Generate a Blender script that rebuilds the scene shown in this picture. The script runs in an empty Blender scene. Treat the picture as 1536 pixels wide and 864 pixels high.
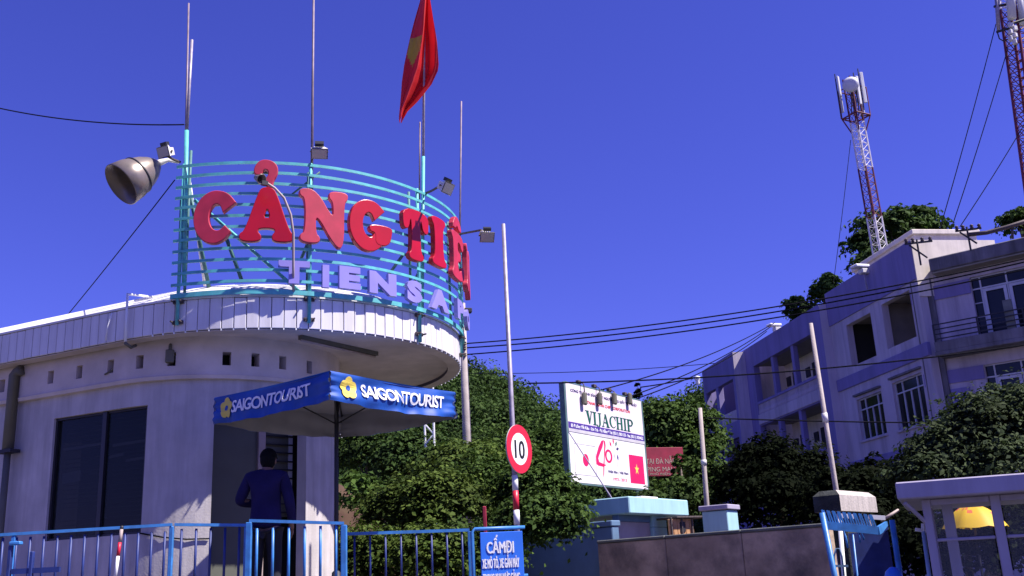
import bpy, math, random
import numpy as np
from mathutils import Vector, Matrix
random.seed(7)
rng = np.random.default_rng(7)
PI = math.pi
C = bpy.context.scene.collection
scene = bpy.context.scene

# ------------------------------------------------------------------ camera
FPX, PITCH, ROLL = 1508.0, 0.2821, 0.0489          # focal length in pixels of a 1536 px wide frame
EYE = np.array([0, 0, 1.6])
_c, _s = math.cos(ROLL), math.sin(ROLL)
FW = np.array([0, math.cos(PITCH), math.sin(PITCH)])
_up = np.array([0, -math.sin(PITCH), math.cos(PITCH)])
RT = _c * np.array([1., 0, 0]) - _s * _up
UP = _c * _up + _s * np.array([1., 0, 0])
cam_d = bpy.data.cameras.new('camera')
cam_d.sensor_width = 36
cam_d.lens = 36 * FPX / 1536
cam_d.clip_end = 3000
cam = bpy.data.objects.new('camera', cam_d)
C.objects.link(cam)
cam.matrix_world = Matrix(((RT[0], UP[0], -FW[0], EYE[0]), (RT[1], UP[1], -FW[1], EYE[1]), (RT[2], UP[2], -FW[2], EYE[2]), (0, 0, 0, 1)))
scene.camera = cam

# ------------------------------------------------------------------ world, sun, exposure
SUN_AZ, SUN_EL = 106.0, 55.0                       # azimuth clockwise from +Y
world = bpy.data.worlds.new('World')
scene.world = world
world.use_nodes = True
nt = world.node_tree
bg = nt.nodes['Background']
sky = nt.nodes.new('ShaderNodeTexSky')
sky.sky_type = 'NISHITA'
sky.sun_disc = False
sky.sun_elevation = math.radians(SUN_EL)
sky.sun_rotation = math.radians(SUN_AZ)
sky.air_density = 1.0
sky.dust_density = 0.12
sky.ozone_density = 2.5
tint = nt.nodes.new('ShaderNodeMix')
tint.data_type = 'RGBA'
tint.blend_type = 'MULTIPLY'
tint.inputs[0].default_value = 1
tint.inputs[7].default_value = (0.58, 0.50, 1.66, 1)  # the camera's violet white balance
nt.links.new(sky.outputs[0], tint.inputs[6])
nt.links.new(tint.outputs[2], bg.inputs[0])
bg.inputs[1].default_value = 0.054
sun_d = bpy.data.lights.new('sun', 'SUN')
sun_d.energy = 5.0
sun_d.angle = math.radians(0.5)
sun_d.color = (1.0, 0.93, 0.86)
sun = bpy.data.objects.new('sun', sun_d)
C.objects.link(sun)
_a, _e = math.radians(SUN_AZ), math.radians(SUN_EL)
SUNV = Vector((math.sin(_a) * math.cos(_e), math.cos(_a) * math.cos(_e), math.sin(_e)))
sun.rotation_euler = SUNV.to_track_quat('Z', 'Y').to_euler()
sun.location = (20, -20, 40)
scene.view_settings.view_transform = 'Standard'
scene.view_settings.look = 'None'
scene.view_settings.exposure = 0.95
scene.view_settings.gamma = 1.0
scene.view_settings.use_curve_mapping = False

# ------------------------------------------------------------------ pixel helpers (survey of the photograph: real positions at real distances)
def ray(px, py):
    return FW + RT * (px - 768) / FPX - UP * (py - 432) / FPX
def at(px, py, Y):
    d = ray(px, py)
    return EYE + d * (Y / d[1])
def atz(px, py, z):
    d = ray(px, py)
    return EYE + d * ((z - EYE[2]) / d[2])
def onplane(px, py, o, n):
    d = ray(px, py)
    return EYE + d * (np.dot(np.array(o) - EYE, n) / np.dot(d, n))
def oncyl(px, py, cx, cy, r):
    d = ray(px, py)
    ox, oy = -cx, -cy
    a = d[0] ** 2 + d[1] ** 2
    b = 2 * (d[0] * ox + d[1] * oy)
    c = ox * ox + oy * oy - r * r
    D = max(b * b - 4 * a * c, 0)
    return EYE + d * ((-b - math.sqrt(D)) / (2 * a))
def proj(P):
    q = np.array(P) - EYE
    d = q @ FW
    return 768 + FPX * (q @ RT) / d, 432 - FPX * (q @ UP) / d

# ------------------------------------------------------------------ materials
def mat(name, col, rough=0.7, metal=0.0, var=0.12, scale=3.0, bump=0.0, bscale=40.0, dirt=None, dscale=1.2, damt=0.5, streak=False, spec=0.5, island=0.0, transl=0.0, detail=6):
    m = bpy.data.materials.new(name)
    m.use_nodes = True
    t = m.node_tree
    b = t.nodes['Principled BSDF']
    b.inputs['Roughness'].default_value = rough
    b.inputs['Metallic'].default_value = metal
    b.inputs['Specular IOR Level'].default_value = spec
    g = t.nodes.new('ShaderNodeNewGeometry')
    n = t.nodes.new('ShaderNodeTexNoise')
    n.inputs['Scale'].default_value = scale
    n.inputs['Detail'].default_value = detail
    t.links.new(g.outputs['Position'], n.inputs['Vector'])
    r = t.nodes.new('ShaderNodeValToRGB')
    lo = [max(0, c * (1 - var)) for c in col[:3]]
    hi = [min(1, c * (1 + var)) for c in col[:3]]
    r.color_ramp.elements[0].position = 0.3
    r.color_ramp.elements[1].position = 0.7
    r.color_ramp.elements[0].color = (*lo, 1)
    r.color_ramp.elements[1].color = (*hi, 1)
    t.links.new(n.outputs[0], r.inputs[0])
    out = r.outputs[0]
    if island:
        mx = t.nodes.new('ShaderNodeMix'); mx.data_type = 'RGBA'; mx.blend_type = 'MULTIPLY'
        mx.inputs[0].default_value = 1
        rr = t.nodes.new('ShaderNodeValToRGB')
        rr.color_ramp.elements[0].color = (1 - island, 1 - island * 0.8, 1 - island, 1)
        rr.color_ramp.elements[1].color = (1 + island * 0.9, 1 + island * 0.6, 1 + island * 0.2, 1)
        t.links.new(g.outputs['Random Per Island'], rr.inputs[0])
        t.links.new(out, mx.inputs[6]); t.links.new(rr.outputs[0], mx.inputs[7])
        out = mx.outputs[2]
    if dirt is not None:
        mp = t.nodes.new('ShaderNodeMapping')
        mp.inputs['Scale'].default_value = (dscale * (4 if streak else 1), dscale * (4 if streak else 1), dscale * (0.35 if streak else 1))
        t.links.new(g.outputs['Position'], mp.inputs[0])
        n2 = t.nodes.new('ShaderNodeTexNoise'); n2.inputs['Scale'].default_value = 1; n2.inputs['Detail'].default_value = 9; n2.inputs['Roughness'].default_value = 0.68
        t.links.new(mp.outputs[0], n2.inputs['Vector'])
        r2 = t.nodes.new('ShaderNodeValToRGB')
        r2.color_ramp.elements[0].position = 0.42; r2.color_ramp.elements[0].color = (0, 0, 0, 1)
        r2.color_ramp.elements[1].position = 0.72; r2.color_ramp.elements[1].color = (damt, damt, damt, 1)
        t.links.new(n2.outputs[0], r2.inputs[0])
        mx = t.nodes.new('ShaderNodeMix'); mx.data_type = 'RGBA'
        t.links.new(r2.outputs[0], mx.inputs[0]); t.links.new(out, mx.inputs[6]); mx.inputs[7].default_value = (*dirt, 1)
        out = mx.outputs[2]
    t.links.new(out, b.inputs['Base Color'])
    if bump:
        n3 = t.nodes.new('ShaderNodeTexNoise'); n3.inputs['Scale'].default_value = bscale; n3.inputs['Detail'].default_value = 5
        t.links.new(g.outputs['Position'], n3.inputs['Vector'])
        bp = t.nodes.new('ShaderNodeBump'); bp.inputs['Strength'].default_value = bump; bp.inputs['Distance'].default_value = 0.02
        t.links.new(n3.outputs[0], bp.inputs['Height']); t.links.new(bp.outputs[0], b.inputs['Normal'])
    if transl:
        tr = t.nodes.new('ShaderNodeBsdfTranslucent'); ms = t.nodes.new('ShaderNodeMixShader')
        ms.inputs[0].default_value = transl
        t.links.new(out, tr.inputs[0]); t.links.new(b.outputs[0], ms.inputs[1]); t.links.new(tr.outputs[0], ms.inputs[2])
        t.links.new(ms.outputs[0], t.nodes['Material Output'].inputs[0])
    return m

GREY = (0.12, 0.11, 0.11)
M = {}
M['wall'] = mat('gatehouse paint', (0.52, 0.485, 0.48), 0.75, dirt=(0.26, 0.235, 0.225), dscale=1.1, damt=0.65, streak=True, bump=0.15)
M['soffit'] = mat('soffit paint', (0.62, 0.54, 0.50), 0.85, dirt=(0.33, 0.28, 0.26), dscale=0.8, damt=0.5, bump=0.1)
M['panel'] = mat('fascia panel enamel', (0.70, 0.68, 0.69), 0.45, var=0.05, dirt=(0.40, 0.37, 0.36), dscale=1.6, damt=0.5, streak=True)
M['joint'] = mat('dark joint', (0.07, 0.065, 0.08), 0.9)
M['roof'] = mat('painted roof', (0.74, 0.73, 0.74), 0.6, dirt=(0.4, 0.38, 0.38), dscale=1.2, damt=0.5)
M['cyan'] = mat('turquoise paint', (0.10, 0.46, 0.47), 0.45, var=0.15, scale=8, dirt=(0.09, 0.16, 0.16), dscale=6, damt=0.45)
M['cyan_old'] = mat('dull green paint', (0.06, 0.17, 0.17), 0.6, var=0.3, scale=9)
M['bolt'] = mat('rusty steel', (0.09, 0.07, 0.07), 0.7, metal=0.3, var=0.4, scale=30)
M['red'] = mat('red letter enamel', (0.42, 0.003, 0.012), 0.32, var=0.1)
M['red_faded'] = mat('faded red letter', (0.46, 0.022, 0.055), 0.5, var=0.18, scale=4)
M['purple'] = mat('violet letter paint', (0.25, 0.22, 0.58), 0.4, var=0.1)
M['galv'] = mat('galvanised pole', (0.30, 0.27, 0.33), 0.5, metal=0.3, var=0.25, scale=12)
M['polepurple'] = mat('weathered rod', (0.20, 0.15, 0.19), 0.6, metal=0.2, var=0.3, scale=8)
M['lampgrey'] = mat('aged aluminium', (0.26, 0.22, 0.19), 0.36, metal=0.35, var=0.3, scale=7, dirt=(0.1, 0.06, 0.04), dscale=7, damt=0.6)
M['lampin'] = mat('sooty reflector', (0.07, 0.065, 0.06), 0.5, metal=0.4, var=0.2)
M['alu'] = mat('cast aluminium', (0.62, 0.60, 0.58), 0.45, metal=0.0, var=0.15, scale=15)
M['lens'] = mat('frosted lamp glass', (0.45, 0.42, 0.38), 0.25)
M['capblack'] = mat('black cap cloth', (0.006, 0.006, 0.007), 0.95, spec=0.1)
M['navy_shade'] = mat('navy and railing shade', (0.018, 0.035, 0.17), 0.5, var=0.25, scale=9)  # shade put into the balusters' blue; plain navy on the gate sheet
M['dark'] = mat('black plastic', (0.018, 0.018, 0.022), 0.45)
M['white'] = mat('white paint', (0.80, 0.80, 0.80), 0.5, var=0.05)
M['trim'] = mat('window trim paint', (0.55, 0.55, 0.60), 0.5, var=0.1)
M['flagred'] = mat('red flag cloth', (0.62, 0.012, 0.02), 0.6, transl=0.35, var=0.08)
M['flagyel'] = mat('yellow flag cloth', (0.46, 0.30, 0.02), 0.6, transl=0.35, var=0.05)
M['blueweb'] = mat('blue parasol cloth', (0.008, 0.075, 0.38), 0.55, var=0.15, scale=6, transl=0.12)
M['cloth_in'] = mat('grey parasol lining', (0.34, 0.33, 0.36), 0.8, var=0.1, transl=0.1)
M['wlet'] = mat('white print', (0.82, 0.82, 0.85), 0.6, var=0.03)
M['ylet'] = mat('yellow print', (0.74, 0.58, 0.10), 0.6, var=0.08)
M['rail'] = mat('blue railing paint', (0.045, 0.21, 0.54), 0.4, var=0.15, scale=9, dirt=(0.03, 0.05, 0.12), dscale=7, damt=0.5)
M['skin'] = mat('skin', (0.24, 0.13, 0.085), 0.55, var=0.06)
M['jacket'] = mat('navy jacket cloth', (0.017, 0.013, 0.062), 0.9, spec=0.2, var=0.2, scale=5, bump=0.3, bscale=60)
M['trouser'] = mat('dark trousers cloth', (0.012, 0.012, 0.02), 0.85)
M['hair'] = mat('black hair', (0.006, 0.006, 0.006), 0.85, spec=0.15, bump=0.5, bscale=140)
M['signblue'] = mat('blue sign enamel', (0.03, 0.17, 0.72), 0.4, var=0.06)
M['signred'] = mat('red sign enamel', (0.62, 0.02, 0.05), 0.4, var=0.05)
M['black'] = mat('black print', (0.012, 0.012, 0.014), 0.5)
M['boardw'] = mat('white billboard skin', (0.78, 0.76, 0.79), 0.55, var=0.05, dirt=(0.6, 0.56, 0.58), dscale=1.5, damt=0.4, streak=True)
M['boardp'] = mat('pale pink billboard skin', (0.72, 0.64, 0.70), 0.55, var=0.05)
M['pprint'] = mat('purple print', (0.07, 0.035, 0.26), 0.5)
M['gprint'] = mat('dark green print', (0.005, 0.10, 0.07), 0.5)
M['bprint'] = mat('navy print', (0.04, 0.03, 0.14), 0.5)
M['pinkprint'] = mat('crimson print', (0.70, 0.01, 0.12), 0.5)
M['greyprint'] = mat('grey print', (0.5, 0.48, 0.52), 0.6)
M['redboard'] = mat('crimson board', (0.26, 0.010, 0.035), 0.6, var=0.2)
M['cream'] = mat('cream print', (0.42, 0.33, 0.26), 0.6)
M['steelgreen'] = mat('green grey steel', (0.09, 0.16, 0.17), 0.55, var=0.2)
M['ltblue'] = mat('pale blue render', (0.33, 0.55, 0.60), 0.7, var=0.07, dirt=(0.22, 0.36, 0.40), dscale=2, damt=0.4, streak=True)
M['slate'] = mat('slate blue render', (0.10, 0.18, 0.29), 0.75, var=0.1, dirt=(0.08, 0.13, 0.18), dscale=1.6, damt=0.5)
M['mauve'] = mat('mauve render', (0.36, 0.30, 0.31), 0.8, var=0.1)
M['concrete'] = mat('dirty concrete', (0.46, 0.34, 0.24), 0.9, var=0.35, scale=1.8, dirt=(0.10, 0.085, 0.075), dscale=1.7, damt=0.9, bump=0.5, bscale=18)
M['pillar'] = mat('beige concrete', (0.46, 0.41, 0.37), 0.85, var=0.15, dirt=(0.16, 0.15, 0.14), dscale=3, damt=0.7, streak=True, bump=0.3)
M['nearblack'] = mat('near-black rough concrete', (0.035, 0.04, 0.036), 0.95, var=0.5, scale=6, bump=0.5)
M['mossy'] = mat('mossy concrete', (0.13, 0.14, 0.13), 0.9, var=0.3, bump=0.3)
M['wood'] = mat('orange pine', (0.50, 0.27, 0.12), 0.7, var=0.2, scale=9)
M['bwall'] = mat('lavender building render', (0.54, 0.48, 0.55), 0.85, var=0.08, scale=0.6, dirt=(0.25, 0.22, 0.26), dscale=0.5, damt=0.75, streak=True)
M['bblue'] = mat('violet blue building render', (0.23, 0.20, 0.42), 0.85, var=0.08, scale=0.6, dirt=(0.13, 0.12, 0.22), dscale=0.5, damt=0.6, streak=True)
M['bcream'] = mat('cream building render', (0.78, 0.70, 0.60), 0.85, var=0.06, dirt=(0.40, 0.36, 0.32), dscale=0.8, damt=0.5, streak=True)
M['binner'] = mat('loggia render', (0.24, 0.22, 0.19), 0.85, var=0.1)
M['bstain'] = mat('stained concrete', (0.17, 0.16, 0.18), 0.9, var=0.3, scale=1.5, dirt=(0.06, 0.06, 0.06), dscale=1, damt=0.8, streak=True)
M['iron'] = mat('dark iron', (0.02, 0.02, 0.028), 0.6, var=0.2)
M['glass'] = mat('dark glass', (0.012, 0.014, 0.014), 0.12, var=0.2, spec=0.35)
gm = bpy.data.materials.new('tinted glass'); gm.use_nodes = True; b_ = gm.node_tree.nodes['Principled BSDF']; b_.inputs['Base Color'].default_value = (.012, .016, .013, 1); b_.inputs['Roughness'].default_value = .06; b_.inputs['Alpha'].default_value = .62; b_.inputs['Specular IOR Level'].default_value = .25
M['dglass'] = gm
M['slat'] = mat('grey blind slat', (0.20, 0.20, 0.18), 0.7, var=0.3, scale=3)
M['kglass'] = None
M['interior'] = mat('dim interior', (0.028, 0.029, 0.025), 0.9)  # near-black: shade of rooms and recesses put into the colour
M['olive'] = mat('olive door paint', (0.10, 0.105, 0.085), 0.7, var=0.1)
M['jamb'] = mat('pinkish jamb', (0.40, 0.32, 0.30), 0.7)
M['pipebrown'] = mat('brown drain pipe', (0.12, 0.115, 0.09), 0.7, var=0.15)
M['towerred'] = mat('tower red paint', (0.13, 0.012, 0.03), 0.55, var=0.2)
M['towerwhite'] = mat('tower white paint', (0.66, 0.62, 0.66), 0.5, var=0.1)
M['antenna'] = mat('antenna plastic', (0.62, 0.62, 0.64), 0.45, var=0.05)
M['conpole'] = mat('concrete pole', (0.36, 0.31, 0.29), 0.9, var=0.15, scale=4, bump=0.2)
M['wire'] = mat('black cable', (0.008, 0.008, 0.012), 0.95, spec=0.05)
M['paleblue'] = mat('pale blue post', (0.28, 0.40, 0.55), 0.5)
M['yellow'] = mat('yellow canopy cloth', (0.80, 0.52, 0.015), 0.6, transl=0.3, var=0.08)
M['orangered'] = mat('red canopy print', (0.6, 0.12, 0.03), 0.6)
M['kiosk'] = mat('lavender kiosk paint', (0.36, 0.33, 0.44), 0.7, var=0.07, dirt=(0.2, 0.18, 0.25), dscale=2.2, damt=0.4, streak=True)
M['ground'] = mat('ground asphalt', (0.055, 0.052, 0.05), 0.9, var=0.25, scale=0.7, bump=0.3, bscale=25)
M['terrace'] = mat('terrace tiles', (0.11, 0.095, 0.085), 0.9, var=0.15, scale=1.2)
M['soil'] = mat('red soil', (0.075, 0.034, 0.024), 0.95, var=0.5, scale=3, bump=1.0, bscale=9, dirt=(0.03, 0.035, 0.012), dscale=3, damt=0.8)
M['hill'] = mat('hill undergrowth', (0.035, 0.05, 0.018), 0.95, var=0.4, scale=0.4, bump=0.5, bscale=2)
M['bark'] = mat('bark', (0.10, 0.075, 0.055), 0.9, var=0.3, scale=6, bump=0.5)
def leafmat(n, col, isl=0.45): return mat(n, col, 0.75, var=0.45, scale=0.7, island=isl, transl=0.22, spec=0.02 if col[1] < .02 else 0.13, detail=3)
M['leaf_hill'] = leafmat('hill leaves', (0.038, 0.074, 0.019))
M['leaf_bush'] = leafmat('bush leaves', (0.070, 0.112, 0.024))
M['leaf_mid'] = leafmat('tree leaves', (0.043, 0.080, 0.018))
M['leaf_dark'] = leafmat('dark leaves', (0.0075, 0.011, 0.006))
M['leaf_grey'] = leafmat('grey green leaves', (0.034, 0.052, 0.024))

# ------------------------------------------------------------------ mesh building
class MB:
    def __init__(s):
        s.v = []; s.f = []; s.mi = []
    def add(s, vs, fs, mi=0):
        o = len(s.v)
        s.v.extend([tuple(map(float, v)) for v in vs])
        s.f.extend([tuple(i + o for i in f) for f in fs])
        s.mi.extend([mi] * len(fs))
        return s
    def box(s, c, size, rz=0.0, mtx=None, mi=0):
        hx, hy, hz = size[0] / 2, size[1] / 2, size[2] / 2
        vs = [Vector((x * hx, y * hy, z * hz)) for x in (-1, 1) for y in (-1, 1) for z in (-1, 1)]
        R = mtx if mtx is not None else Matrix.Rotation(rz, 3, 'Z')
        c = Vector(c)
        s.add([R @ v + c for v in vs], [(0, 1, 3, 2), (4, 6, 7, 5), (0, 4, 5, 1), (2, 3, 7, 6), (0, 2, 6, 4), (1, 5, 7, 3)], mi)
        return s
    def bbox(s, c, size, rz=0.0, bev=0.01, mtx=None, mi=0):
        """box with chamfered edges"""
        h = [size[i] / 2 for i in range(3)]
        b = min(bev, min(h) * 0.8)
        R = mtx if mtx is not None else Matrix.Rotation(rz, 3, 'Z')
        c = Vector(c)
        idx = {}; vs = []
        for sx in (-1, 1):
            for sy in (-1, 1):
                for sz in (-1, 1):
                    sg = (sx, sy, sz)
                    for ax in range(3):
                        p = [sg[i] * (h[i] if i == ax else h[i] - b) for i in range(3)]
                        idx[(sg, ax)] = len(vs); vs.append(R @ Vector(p) + c)
        fs = []
        for ax in range(3):
            o1, o2 = [i for i in range(3) if i != ax]
            for sg in (-1, 1):
                q = []
                for a, bb in ((-1, -1), (1, -1), (1, 1), (-1, 1)):
                    k = [0, 0, 0]; k[ax] = sg; k[o1] = a; k[o2] = bb
                    q.append(idx[(tuple(k), ax)])
                if (sg > 0) == (ax == 1): q.reverse()
                fs.append(tuple(q))
        for ax in range(3):
            o1, o2 = [i for i in range(3) if i != ax]
            for a in (-1, 1):
                for bb in (-1, 1):
                    k0 = [0, 0, 0]; k1 = [0, 0, 0]
                    k0[o1] = k1[o1] = a; k0[o2] = k1[o2] = bb; k0[ax] = -1; k1[ax] = 1
                    fs.append((idx[(tuple(k0), o1)], idx[(tuple(k1), o1)], idx[(tuple(k1), o2)], idx[(tuple(k0), o2)]))
        for sx in (-1, 1):
            for sy in (-1, 1):
                for sz in (-1, 1):
                    fs.append(tuple(idx[((sx, sy, sz), ax)] for ax in range(3)))
        s.add(vs, fs, mi)
        return s
    def beam(s, p0, p1, w, h, up=(0, 0, 1), mi=0):
        """bar of rectangular section w (sideways) x h (along up)"""
        p0 = Vector(p0); p1 = Vector(p1)
        d = (p1 - p0); L = d.length; d.normalize()
        u = Vector(up); side = d.cross(u)
        if side.length < 1e-4: side = d.cross(Vector((0, 1, 0)))
        side.normalize(); u = side.cross(d)
        R = Matrix((side, d, u)).transposed()
        s.box((p0 + p1) / 2, (w, L, h), mtx=R, mi=mi)
        return s
    def tube(s, pts, r, n=8, caps=True, mi=0):
        pts = [Vector(p) for p in pts]
        rs = r if isinstance(r, (list, tuple)) else [r] * len(pts)
        o = len(s.v); ring = []
        prev = None
        for i, p in enumerate(pts):
            t = (pts[min(i + 1, len(pts) - 1)] - pts[max(i - 1, 0)]).normalized()
            if prev is None:
                a = t.cross(Vector((0, 0, 1)))
                if a.length < 0.05: a = t.cross(Vector((0, 1, 0)))
                a.normalize()
            else:
                a = (prev - t * prev.dot(t)).normalized()
            prev = a; b = t.cross(a)
            ring.append([p + (a * math.cos(2 * PI * k / n) + b * math.sin(2 * PI * k / n)) * rs[i] for k in range(n)])
        vs = [v for q in ring for v in q]; fs = []
        for i in range(len(pts) - 1):
            for k in range(n):
                k2 = (k + 1) % n
                fs.append((i * n + k, i * n + k2, (i + 1) * n + k2, (i + 1) * n + k))
        if caps:
            fs.append(tuple(reversed(range(n)))); fs.append(tuple((len(pts) - 1) * n + k for k in range(n)))
        s.add(vs, fs, mi)
        return s
    def lathe(s, prof, origin=(0, 0, 0), axis=(0, 0, 1), n=24, mi=0):
        """prof: (radius, height along axis)"""
        ax = Vector(axis).normalized()
        a = ax.cross(Vector((0, 0, 1)))
        if a.length < 1e-3: a = Vector((1, 0, 0))
        a.normalize(); b = ax.cross(a); o = Vector(origin)
        vs = []; fs = []
        for (r, h) in prof:
            for k in range(n):
                vs.append(o + ax * h + (a * math.cos(2 * PI * k / n) + b * math.sin(2 * PI * k / n)) * r)
        for i in range(len(prof) - 1):
            for k in range(n):
                k2 = (k + 1) % n
                fs.append((i * n + k, i * n + k2, (i + 1) * n + k2, (i + 1) * n + k))
        s.add(vs, fs, mi)
        return s
    def build(s, name, material, parent=None, smooth=False):
        me = bpy.data.meshes.new(name)
        off = Vector((0, 0, 0))
        p = parent
        while p is not None:
            off += p.location; p = p.parent
        me.from_pydata([(v[0] - off[0], v[1] - off[1], v[2] - off[2]) for v in s.v], [], s.f)
        mats = material if isinstance(material, (list, tuple)) else [material]
        for m in mats: me.materials.append(m)
        if len(mats) > 1: me.polygons.foreach_set('material_index', s.mi)
        if smooth: me.polygons.foreach_set('use_smooth', [True] * len(me.polygons))
        me.update()
        o = bpy.data.objects.new(name, me)
        C.objects.link(o)
        if parent is not None: o.parent = parent
        return o

def tag(o, label=None, cat=None, group=None, kind=None):
    if label: o['label'] = label
    if cat: o['category'] = cat
    if group: o['group'] = group
    if kind: o['kind'] = kind
    return o
def thing(name, loc, label, cat, group=None):
    o = bpy.data.objects.new(name, None)
    o.empty_display_size = 0.1
    C.objects.link(o)
    o.location = Vector([float(x) for x in loc])
    return tag(o, label, cat, group)
def dupmesh(src, name, parent, loc=(0, 0, 0), rz=0.0):
    """another part sharing the mesh of src, placed in the parent's frame"""
    o = bpy.data.objects.new(name, src.data)
    C.objects.link(o); o.parent = parent
    o.location = loc; o.rotation_euler = (0, 0, rz)
    return o
def unit_mesh(mb, name, material, smooth=False):
    me = bpy.data.meshes.new(name)
    me.from_pydata(mb.v, [], mb.f); me.materials.append(material)
    if smooth: me.polygons.foreach_set('use_smooth', [True] * len(me.polygons))
    me.update()
    return me
def piece(name, me, parent, mtx):
    o = bpy.data.objects.new(name, me)
    C.objects.link(o); o.parent = parent
    off = Vector((0, 0, 0)); p = parent
    while p is not None:
        off += p.location; p = p.parent
    o.matrix_local = Matrix.Translation(-off) @ mtx
    return o

# flat shapes ------------------------------------------------------------
def chaikin(p, it=2):
    for _ in range(it):
        q = []
        for i in range(len(p)):
            a = np.array(p[i]); b = np.array(p[(i + 1) % len(p)])
            q += [tuple(a * .75 + b * .25), tuple(a * .25 + b * .75)]
        p = q
    return p
def stroke(pts, ws, n=40):
    pts = np.array(pts, float); ws = np.array(ws, float)
    t = np.linspace(0, 1, len(pts)); T = np.linspace(0, 1, n)
    def cr(a):
        out = []
        for x in T * (len(a) - 1):
            i = min(int(x), len(a) - 2); f = x - i
            p0 = a[max(i - 1, 0)]; p1 = a[i]; p2 = a[i + 1]; p3 = a[min(i + 2, len(a) - 1)]
            out.append(0.5 * (2 * p1 + (p2 - p0) * f + (2 * p0 - 5 * p1 + 4 * p2 - p3) * f * f + (3 * p1 - p0 - 3 * p2 + p3) * f ** 3))
        return np.array(out)
    P = cr(pts); W = np.interp(T, t, ws)
    D = np.gradient(P, axis=0); D /= np.linalg.norm(D, axis=1)[:, None]
    N = np.stack([-D[:, 1], D[:, 0]], 1)
    return [tuple(x) for x in (P + N * W[:, None] / 2)] + [tuple(x) for x in (P - N * W[:, None] / 2)[::-1]]
def curve_mesh(c):
    o = bpy.data.objects.new('tmp', c); C.objects.link(o)
    dg = bpy.context.evaluated_depsgraph_get()
    me = bpy.data.meshes.new_from_object(o.evaluated_get(dg))
    v = np.array([x.co for x in me.vertices]).reshape(-1, 3)
    f = [tuple(p.vertices) for p in me.polygons]
    bpy.data.objects.remove(o); bpy.data.curves.remove(c); bpy.data.meshes.remove(me)
    return v, f
def shape(polys, extrude, bevel=0.0, res=2):
    c = bpy.data.curves.new('tmp', 'CURVE'); c.dimensions = '2D'; c.fill_mode = 'BOTH'
    c.extrude = extrude / 2; c.bevel_depth = bevel; c.bevel_resolution = res
    for p in polys:
        s = c.splines.new('POLY'); s.points.add(len(p) - 1); s.use_cyclic_u = True
        for i, q in enumerate(p): s.points[i].co = (q[0], q[1], 0, 1)
    return curve_mesh(c)
def fat_text(body, h, w, extrude, fat):
    v, f = text(body, h, w, extrude)
    n = len(v); V = []; F = []
    for i, (dx, dy) in enumerate(((-fat, 0), (fat, 0), (0, fat * .6), (0, 0))):
        V.append(v + np.array([dx, dy, .0006 * i])); F += [tuple(j + n * i for j in q) for q in f]
    return np.concatenate(V), F
def text(body, h, w=None, extrude=0.004, bold=0.0, space=1.0, bevel=0.0):
    """centred text mesh: cap height about h, total width w"""
    c = bpy.data.curves.new('tmp', 'FONT'); c.body = body; c.extrude = extrude / 2; c.size = 1; c.offset = bold; c.resolution_u = 3
    c.space_character = space; c.bevel_depth = bevel
    v, f = curve_mesh(c)
    v[:, 0] -= (v[:, 0].min() + v[:, 0].max()) / 2
    k = h / 0.73
    v[:, 1] = (v[:, 1] - 0.365) * k
    v[:, 0] *= (w / (v[:, 0].max() - v[:, 0].min())) if w else k
    return v, f
def plate_map(o, xdir, ydir, v):
    o = np.array(o, float); x = np.array(xdir, float); x /= np.linalg.norm(x); y = np.array(ydir, float); y /= np.linalg.norm(y)
    n = np.cross(x, y)
    return o + v[:, :1] * x + v[:, 1:2] * y + v[:, 2:3] * n

def grid_wall(f, ss, zs, opens, depth):
    """wall f(s, d, z): d = 0 outer face, d = depth inner; cells inside any of opens (s0, s1, z0, z1) are left out with reveals"""
    mb = MB()
    ss = sorted(set([round(x, 5) for x in list(ss) + [q for o in opens for q in o[:2]]]))
    zs = sorted(set([round(x, 5) for x in list(zs) + [q for o in opens for q in o[2:]]]))
    def op(i, j):
        if i < 0 or j < 0 or i >= len(ss) - 1 or j >= len(zs) - 1: return None
        s = (ss[i] + ss[i + 1]) / 2; z = (zs[j] + zs[j + 1]) / 2
        return any(o[0] < s < o[1] and o[2] < z < o[3] for o in opens)
    for i in range(len(ss) - 1):
        for j in range(len(zs) - 1):
            a, b, c, d = ss[i], ss[i + 1], zs[j], zs[j + 1]
            if op(i, j): continue
            mb.add([f(a, 0, c), f(b, 0, c), f(b, 0, d), f(a, 0, d)], [(0, 1, 2, 3)])
            mb.add([f(a, depth, c), f(b, depth, c), f(b, depth, d), f(a, depth, d)], [(3, 2, 1, 0)])
            for (di, dj, p, q) in ((-1, 0, (a, c), (a, d)), (1, 0, (b, d), (b, c)), (0, -1, (b, c), (a, c)), (0, 1, (a, d), (b, d))):
                if op(i + di, j + dj) is not False:
                    mb.add([f(p[0], 0, p[1]), f(q[0], 0, q[1]), f(q[0], depth, q[1]), f(p[0], depth, p[1])], [(0, 1, 2, 3)])
    return mb

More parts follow.
